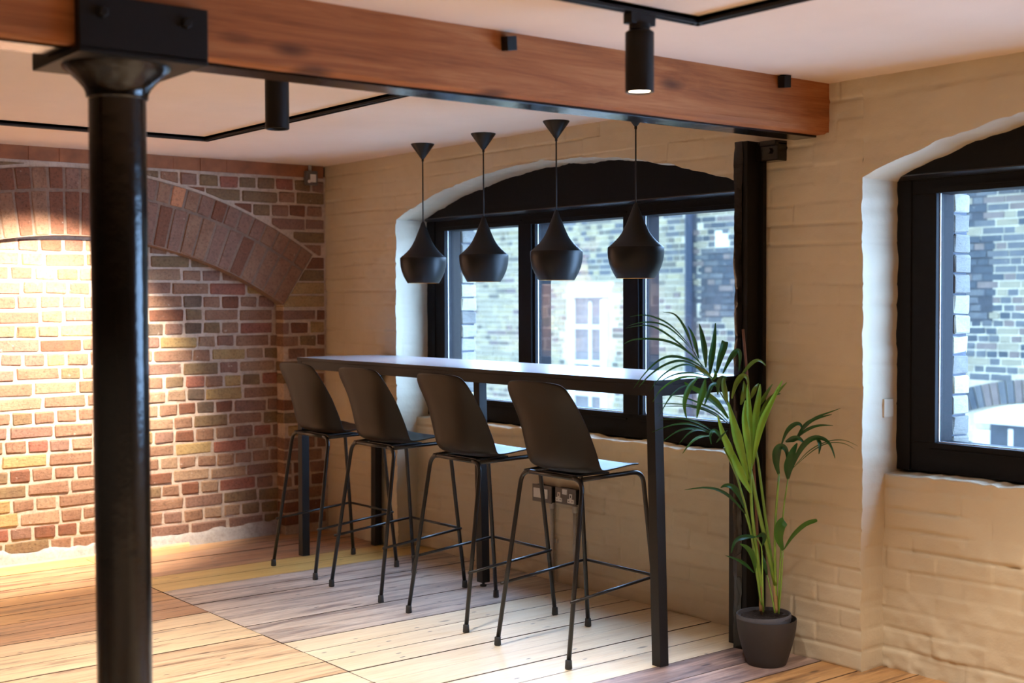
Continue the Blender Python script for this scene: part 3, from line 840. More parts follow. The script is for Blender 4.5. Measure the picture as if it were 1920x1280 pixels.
# ------------------------------------------------------------------ ceiling beam, post, column
beam = thing('ceiling_beam', (3.76, 0, 2.07), 'heavy reddish brown timber beam with knots running below the ceiling to the window wall', 'beam')
def bm_beam():
    ny = 120; yy = np.linspace(-6.55, .02, ny); prof = [(.09, .004), (.09, .2), (-.09, .2), (-.09, .004), (-.082, .0), (.070, .0), (.082, .006), (.09, .022)]
    vs = []; fs = []
    for i, y in enumerate(yy):
        for j, (x, z) in enumerate(prof):
            dz = .004 * (vnoise(np.array([y * 3.0]), np.array([j * 5.0]), 81)[0] - .5); dx = .004 * (vnoise(np.array([y * 2.0]), np.array([j * 7.0]), 82)[0] - .5)
            vs.append((x + dx, y, z + dz))
    n = len(prof)
    for i in range(ny - 1):
        for j in range(n):
            a = i * n + j; b = i * n + (j + 1) % n
            fs.append((a, b, b + n, a + n))
    fs.append(tuple(range(n))); fs.append(tuple(range((ny - 1) * n, ny * n)))
    m = MB(); m.add(vs, fs); return m.build('timber', M_beam, beam, auto=30)
bm_beam()
MB().box(-.072, .036, -6.5, -.01, -.008, .003).build('steel_plate', M_iron, beam, bevel=.001)

post = thing('iron_post', (3.496, -.062, 0), 'black painted post against the window wall under the beam end, behind the potted palm', 'post')
def bm_post():
    n = 90; m = []; 
    for i in range(n):
        z = 2.07 * i / (n - 1)
        d = lambda s, k=.006: k * (float(vnoise(np.array([z * 14.0]), np.array([s * 3.0]), 90)[0]) - .5) + .004 * (float(vnoise(np.array([z * 60.0]), np.array([s * 3.0]), 91)[0]) - .5)
        m.append([(-.040 + d(1), -.044 + d(2), z), (-.015, -.048 + d(3), z), (.004 + d(5), -.044 + d(4), z), (.004, .052, z), (-.040, .052, z)])
    vs = [p for r in m for p in r]; fs = []
    for i in range(n - 1):
        for j in range(5):
            a = i * 5 + j; b = i * 5 + (j + 1) % 5; fs.append((a, b, b + 5, a + 5))
    fs.append((0, 1, 2, 3, 4)); fs.append(tuple((n - 1) * 5 + j for j in range(5)))
    return MB().add(vs, fs).build('timber_strip', M_iron, post, auto=35)
bm_post()
MB().box(.002, .028, -.040, .052, 0, 2.07).build('steel_flange', M_ironmatt, post, bevel=.004)
MB().box(.004, .050, .030, .052, 0, 2.07).build('rear_flange', M_ironmatt, post, bevel=.004)
br = MB(); br.box(.03, .145, .005, .075, 1.985, 2.062); br.box(.06, .145, -.01, .075, 2.045, 2.066)
br = br.build('wall_bracket', M_iron, post, bevel=.006)
MB().lathe([(.012, 0), (.012, .014)], 0, 0, 6).build('bolt', M_iron, br).matrix_local = Matrix.Translation((.105, .008, 2.025)) @ Matrix.Rotation(math.pi / 2, 4, 'X')

colu = thing('iron_column', (3.722, -2.79, 0), 'round glossy black cast iron column with flared capital carrying the timber beam', 'column')
MB().lathe([(.0705, -.02), (.0710, .3), (.0725, 1.2), (.0735, 1.985)], 0, 0, 40).build('shaft', M_iron, colu, auto=40)
MB().lathe([(.071, 1.955), (.079, 1.962), (.080, 1.975), (.086, 1.988), (.100, 2.004), (.120, 2.022), (.136, 2.034), (.141, 2.047)], 0, 0, 40).build('capital', M_iron, colu, auto=40)
hb = MB(); x0, x1, y0, y1 = 3.535 - 3.722, 3.884 - 3.722, -2.948 + 2.79, -2.608 + 2.79
hb.box(x0, x1, y0, y1, 2.043, 2.062); hb.box(3.853 - 3.722, x1, y0, y1, 2.05, 2.188); hb.box(x0, 3.664 - 3.722, y0, y1, 2.05, 2.188)
hb.build('head_shoe', M_ironmatt, colu, bevel=.004)
for yy in (-.10, .12):
    MB().lathe([(.014, 0), (.014, .012), (.010, .014)], 0, 0, 6).build('bolt', M_ironmatt, colu).matrix_local = Matrix.Translation((x1, yy, 2.145)) @ Matrix.Rotation(math.pi / 2, 4, 'Y')

# ------------------------------------------------------------------ lighting tracks and spotlights
def track(name, loc, runs, label):
    t = thing(name, loc, label, 'lighting track')
    for (xa, ya, xb, yb) in runs:
        m = MB(); w = .017
        if abs(xa - xb) < 1e-6:
            a, b = min(ya, yb), max(ya, yb)
            m.box(xa - w, xa - .006, a - w, b + w, -.021, 0); m.box(xa + .006, xa + w, a - w, b + w, -.021, 0); m.box(xa - w, xa + w, a - w, b + w, -.012, 0)
        else:
            a, b = min(xa, xb), max(xa, xb)
            m.box(a - w, b + w, ya - w, ya - .006, -.021, 0); m.box(a - w, b + w, ya + .006, ya + w, -.021, 0); m.box(a - w, b + w, ya - w, ya + w, -.012, 0)
        m.build('track_rail', M_black, t)
    return t
t1 = track('lighting_track', (.90, -1.215, CEIL), [(0, 0, 2.13, 0), (0, 0, -.0, -3.4), (2.13, 0, 2.13, -3.4)], 'black ceiling lighting track beyond the beam, towards the brick wall')
t2 = track('lighting_track', (4.352, -1.266, CEIL), [(0, 0, 4.4, 0), (0, 0, 0, -3.9)], 'black ceiling lighting track on the near side of the beam, with its corner in view')
def spotlight(loc, label, tilt=None, lit=True):
    s = thing('track_spotlight', loc, label, 'spotlight', 'cylindrical track spotlights')
    a = MB(); a.box(-.017, .017, -.048, .048, -.053, -.0215); 
    a.build('track_adapter', M_black, s, bevel=.003)
    MB().lathe([(.030, -.066), (.030, -.050)], 0, 0, 20).build('swivel', M_black, s, auto=40)
    MB().lathe([(.010, -.075), (.010, -.062)], 0, 0, 12).build('neck', M_black, s, auto=40)
    body = MB().lathe([(.0, -.070), (.036, -.070), (.041, -.074), (.041, -.242), (.0385, -.244), (.037, -.236), (.037, -.20)], 0, 0, 32, cap=False).build('lamp_body', M_black, s, auto=35)
    lens = MB().lathe([(.0, -.2375 if lit else -.205), (.0365, -.2375 if lit else -.205)], 0, 0, 32, cap=False).build('lens', M_lens if lit else M_lens_dark, s)
    if tilt:
        piv = Vector((0, 0, -.068)); R = Matrix.Translation(piv) @ Quaternion(tilt[0], tilt[1]).to_matrix().to_4x4() @ Matrix.Translation(-piv)
        body.matrix_local = R; lens.matrix_local = R
    return s
spotlight((4.352, -1.505, CEIL), 'lit black cylinder spotlight hanging from the near track in front of the beam')
spotlight((3.03, -1.952, CEIL), 'black cylinder spotlight hanging behind the beam, beside the column', lit=False)  # only the lens is coloured dark; its lamp burns
spotlight((.90, -1.62, CEIL), 'black cylinder spotlight hidden behind the column, aimed at the brick wall', ((0, 1, 0), math.radians(28)))

for i, (y, z, rx) in enumerate(((-1.598, 2.228, .16), (-.291, 2.243, .14))):
    s = thing('cube_fitting', (3.85, y, z), ('small black cube fixed to the beam face midway along it', 'small black cube fixed to the beam face near its window wall end')[i], 'fitting', 'black cubes on the beam')
    o = MB().box(.004, .036, -.019, .019, -.022, .022).build('cube_body', M_black, s, bevel=.003); o.rotation_euler = (rx, .12, 0)
    MB().box(-.004, .010, -.012, .012, -.010, .012).build('mounting_plate', M_black, s, bevel=.001)

# ------------------------------------------------------------------ pendants
def pendant(x):
    p = thing('pendant_lamp', (x, -.17, CEIL), '', 'pendant lamp', 'pendant lamps over the bar table')
    MB().lathe([(.0625, 0), (.0620, -.004), (.009, -.078), (.006, -.080), (.006, -.092), (.004, -.093)], 0, 0, 32).build('ceiling_cone', M_shade, p, auto=35)
    MB().tube([(0, 0, -.085), (0, 0, -.42)], .0036, 8).build('cord', M_cord, p, smooth=True)
    zw = 1.66 - CEIL
    prof = [(.004, .192), (.008, .188), (.018, .161), (.029, .134), (.0395, .107), (.050, .084), (.061, .063), (.074, .045), (.087, .031), (.105, .014), (.1225, 0), (.1235, -.004), (.1235, -.022), (.1215, -.045), (.1146, -.074), (.1055, -.098), (.0955, -.117), (.0842, -.1355)]
    MB().lathe([(r, z + zw) for r, z in prof], 0, 0, 48, cap=False).build('shade', M_shade, p, auto=28)
    inn = [(.0825, -.1355), (.0935, -.116), (.103, -.098), (.112, -.074), (.119, -.045), (.1205, -.022), (.119, -.002), (.085, .028), (.050, .078), (.02, .14)]
    MB().lathe([(.0842, -.1355 + zw)] + [(r, z + zw) for r, z in inn], 0, 0, 48, cap=False).build('shade_lining', M_shade_in, p, smooth=True)
    MB().lathe([(.002, -.085 + zw), (.016, -.080 + zw), (.024, -.062 + zw), (.022, -.040 + zw), (.013, -.012 + zw), (.013, .02 + zw)], 0, 0, 16).build('bulb', M_bulb, p, smooth=True)
    return p
pend = [pendant(1.316)]
for x in (1.852, 2.415, 2.948):
    c = copy_tree(pend[0]); c.location.x = x; pend.append(c)
for p, l in zip(pend, ('matt black pendant lamp nearest the brick wall, over the bar table', 'second matt black pendant from the brick wall, before the first window pane', 'third matt black pendant from the brick wall, before the middle window pane', 'matt black pendant farthest from the brick wall, with its cone tucked behind the beam')):
    p['label'] = l
for x in (1.316, 1.852, 2.415, 2.948):
    spot('pendant_beam', (x, -.17, 1.555), (x, -.17, 0), 3, 84, .5, (1.0, .62, .32), .02)

# ------------------------------------------------------------------ bar table
tb = thing('bar_table', (2.03, -.275, 0), 'long high black bar table pushed up to the window', 'table')
TX0, TX1, TY0, TY1 = .612 - 2.03, 3.442 - 2.03, -.548 + .275, -.012 + .275
MB().box(TX0, TX1, TY0, TY1, 1.099, 1.116).build('tabletop', M_tableleg, tb, bevel=.0015)
MB().box(TX0 + .002, TX1 - .002, TY0 + .002, TY1 - .002, 1.1155, 1.117).build('top_surface', M_topwhite, tb)['label'] = 'pale laminate top'
ap = MB(); i_ = .004; t_ = .03
ap.box(TX0 + i_, TX1 - i_, TY0 + i_, TY0 + t_, 1.054, 1.0985); ap.box(TX0 + i_, TX1 - i_, TY1 - t_, TY1 - i_, 1.054, 1.0985)
ap.box(TX0 + i_, TX0 + t_, TY0 + t_, TY1 - t_, 1.054, 1.0985); ap.box(TX1 - t_, TX1 - i_, TY0 + t_, TY1 - t_, 1.054, 1.0985)
ap.build('apron_frame', M_tableleg, tb, bevel=.001)
def tleg(xt, xb, yt, yb, w=.046, foot=0.0, d=.046):
    m = MB(); z0 = foot
    m.hexa([(xb, yb, z0), (xb + w, yb, z0), (xb + w, yb + d, z0), (xb, yb + d, z0)], [(xt, yt, 1.0985), (xt + w, yt, 1.0985), (xt + w, yt + d, 1.0985), (xt, yt + d, 1.0985)])
    o = m.build('leg', M_tableleg, tb, bevel=.0015)
    if foot: MB().lathe([(.016, 0), (.016, foot * .4), (.007, foot * .5), (.007, foot + .01)], xb + w / 2, yb + d / 2, 14).build('levelling_foot', M_rubber, o)
    return o
tleg(TX0 + .002, .606 - 2.03, TY0 + .002, TY0 + .004)
tleg(TX1 - .048, 3.432 - 2.03, TY0 + .002, TY0 - .001)
tleg(TX0 + .002, .60 - 2.03, TY1 - .049, TY1 - .050)
tleg(TX1 - .050, TX1 - .050, TY1 - .049, TY1 - .050)
tleg(1.845 - 2.03, 1.872 - 2.03, -.235 + .275, -.238 + .275, .048, .022)

# ------------------------------------------------------------------ stools
def stool():
    s = thing('bar_stool', (0, 0, 0), '', 'bar stool', 'bar stools along the table')
    rows = [  # (yc,zc),(ye,ze),w
        ((.176, .746), (.168, .756), .170), ((.160, .757), (.155, .765), .192), ((.10, .748), (.10, .766), .204), ((.0, .738), (.0, .758), .213),
        ((-.08, .735), (-.05, .755), .218), ((-.135, .742), (-.078, .757), .220), ((-.168, .762), (-.088, .772), .220), ((-.186, .805), (-.100, .82), .218),
        ((-.197, .87), (-.122, .87), .215), ((-.210, .93), (-.146, .93), .212), ((-.226, 1.0), (-.182, .99), .207), ((-.238, 1.035), (-.206, 1.030), .204), ((-.250, 1.070), (-.226, 1.062), .197), ((-.258, 1.094), (-.238, 1.086), .183), ((-.263, 1.109), (-.247, 1.101), .160)]
    nu = 12; vs = []; fs = []
    for (c, e, w) in rows:
        for k in range(nu + 1):
            u = -1 + 2 * k / nu; q = abs(u) ** 3.4
            vs.append((w * u, c[0] + (e[0] - c[0]) * q, c[1] + (e[1] - c[1]) * q))
    for i in range(len(rows) - 1):
        for k in range(nu):
            a = i * (nu + 1) + k; fs.append((a, a + 1, a + nu + 2, a + nu + 1))
    me = bpy.data.meshes.new('seat_shell'); me.from_pydata(vs, [], fs); me.materials.append(M_shell)
    for p in me.polygons: p.use_smooth = True
    o = link('seat_shell', me, s)
    m = o.modifiers.new('thick', 'SOLIDIFY'); m.thickness = .007; m.offset = 0
    m = o.modifiers.new('sub', 'SUBSURF'); m.levels = 2; m.render_levels = 2
    R = .0095
    def arc(p0, pc, p1, n=7):
        p0, pc, p1 = Vector(p0), Vector(pc), Vector(p1)
        return [p0.lerp(pc, t).lerp(pc.lerp(p1, t), t) for t in [i / n for i in range(n + 1)]]
    # rear hoop: the two rear legs and the cross tube are one bent tube, split at the middle of the bends
    ft, fb = .018, .010
    for sx in (-1, 1):
        foot = Vector((sx * .2245, -.262, ft)); top = Vector((sx * .190, -.156, .722)); d = (top - foot).normalized()
        leg = [foot, foot.lerp(top, .5), top - d * .05] + arc(top - d * .05, top, top + Vector((-sx * .055, 0, .002)))[1:]
        lo = MB().tube(leg, R, 12).build('leg', M_leg, s, smooth=True)
        MB().lathe([(.0125, 0), (.0145, .003), (.0128, .034), (.0098, .036)], foot.x, foot.y, 14).build('rubber_foot', M_rubber, lo, smooth=True)
        foot = Vector((sx * .222, .238, ft)); top = Vector((sx * .192, .168, .730)); d = (top - foot).normalized()
        leg = [foot, foot.lerp(top, .5), top - d * .05] + arc(top - d * .05, top, top + Vector((0, -.055, 0)))[1:] + [(sx * .188, -.02, .727), (sx * .178, -.150, .722)]
        lo = MB().tube(leg, R, 12).build('leg', M_leg, s, smooth=True)
        MB().lathe([(.0125, 0), (.0145, .003), (.0128, .034), (.0098, .036)], foot.x, foot.y, 14).build('rubber_foot', M_rubber, lo, smooth=True)
    MB().tube([(-.136, -.156, .724), (0, -.157, .7235), (.136, -.156, .724)], R, 12).build('cross_tube', M_leg, s, smooth=True)
    MB().box(-.11, .11, -.12, .06, .722, .730).build('seat_plate', M_leg, s, bevel=.002)
    zb, zf = .258, .298
    xr, yr, xf_, yf = .2215, -.2245, .2180, .2105
    e = .022
    for sx in (-1, 1):
        MB().tube([(sx * xr, yr - e, zb - .002), (sx * xf_, yf + .008, zf)], .0062, 10).build('footrest_bar', M_leg, s, smooth=True)
    MB().tube([(-xf_, yf + .008, zf), (xf_, yf + .008, zf)], .0062, 10).build('footrest_bar', M_leg, s, smooth=True)
    return s
s0 = stool()
st = [s0] + [copy_tree(s0) for _ in range(3)]
for o, (x, y, rz), l in zip(st, ((1.006, -.532, .0), (1.642, -.545, .01), (2.350, -.556, -.01), (3.043, -.577, .0)),
        ('black shell bar stool nearest the brick wall', 'second black shell bar stool from the brick wall', 'third black shell bar stool from the brick wall', 'black shell bar stool nearest the potted palm, by the table end')):
    o.location = (x, y, 0); o.rotation_euler = (0, 0, rz); o['label'] = l

# ------------------------------------------------------------------ sockets, conduits, sensor, blank plate
def wplate(name, x0, x1, z0, z1, label, cat):
    t = thing(name, ((x0 + x1) / 2, .14, (z0 + z1) / 2), label, cat)
    w, h = (x1 - x0) / 2, (z1 - z0) / 2
    MB().box(-w + .004, w - .004, -.040, .02, -h + .004, h - .004).build('back_box', M_ironmatt, t, bevel=.002)
    MB().box(-w, w, -.046, -.040, -h, h).build('face_plate', M_greyplate, t, bevel=.003)
    return t, w, h
t, w, h = wplate('light_switch', 1.908, 2.061, .402, .490, 'grey metal switch plate with white rockers, low on the wall under the window', 'switch')
for x0, x1 in ((-w + .016, .008), (.011, w - .028)): MB().box(x0, x1, -.052, -.045, -h + .022, h - .018).build('rocker', M_white, t, bevel=.0015)
t, w, h = wplate('double_socket', 2.090, 2.244, .412, .494, 'grey metal double socket with white inserts, beside the switch plate under the window', 'socket')
MB().box(-.017, .017, -.052, -.045, .010, .036).build('rocker', M_white, t, bevel=.001)
for cx in (-.045, .045):
    m = MB(); m.box(cx - .023, cx + .023, -.051, -.045, -.030, -.010); m.box(cx - .009, cx + .009, -.051, -.045, -.012, .016)
    f_ = m.build('socket_insert', M_white, t)
    m = MB(); m.box(cx - .003, cx + .003, -.0515, -.0509, -.002, .010); m.box(cx - .016, cx - .009, -.0515, -.0509, -.022, -.018); m.box(cx + .009, cx + .016, -.0515, -.0509, -.022, -.018)
    m.build('pin_slot', M_cord, f_)
for k, (x, lab) in enumerate(((2.038, 'galvanised conduit pipe running down from the switch plate to the floor'), (2.214, 'galvanised conduit pipe running down from the double socket to the floor'))):
    c = thing('conduit_pipe', (x, .118, 0), lab, 'pipe', 'conduits under the window')
    MB().tube([(0, 0, .0), (0, 0, .41)], .0105, 14).build('pipe', M_galv, c, smooth=True)
    MB().lathe([(.0145, .375), (.0145, .406)], 0, 0, 14).build('coupler', M_galv, c, auto=40)
    z = .21
    cl_ = MB(); cl_.lathe([(.0135, z - .008), (.0135, z + .008)], 0, 0, 14); cl_.box(-.013, .013, .0, .022, z - .008, z + .008)
    if k == 0: cl_.box(.008, .030, .006, .022, z - .010, z + .010)
    else: cl_.lathe([(.0135, z - .028), (.0135, z - .016)], 0, 0, 14)
    cl_.build('saddle_clip', M_galv, c, bevel=.001)
sn = thing('motion_sensor', (.0, -.108, 2.187), 'grey sensor box with white square, high on the brick wall by the corner', 'sensor')
MB().box(-.01, .030, -.040, .040, -.043, .043).build('box_body', M_greyplate, sn, bevel=.006)
MB().box(.029, .036, -.014, .024, -.026, .022).build('white_face', M_white, sn, bevel=.001)
o = MB().lathe([(.010, 0), (.010, .008)], 0, 0, 14).build('button', M_white, sn); o.matrix_local = Matrix.Translation((.029, -.022, -.022)) @ Matrix.Rotation(math.pi / 2, 4, 'Y')
MB().tube([(.012, -.006, .04), (.012, -.006, .080)], .010, 12).build('conduit_stub', M_galv, sn, smooth=True)
bp = MB().box(-.004, .006, -.030, .030, -.036, .036).build('blank_plate', M_cream, None, bevel=.003); bp.location = (4.012, .158, 1.008)
tag(bp, 'cream painted blank plate on the reveal of the near window', 'wall plate')

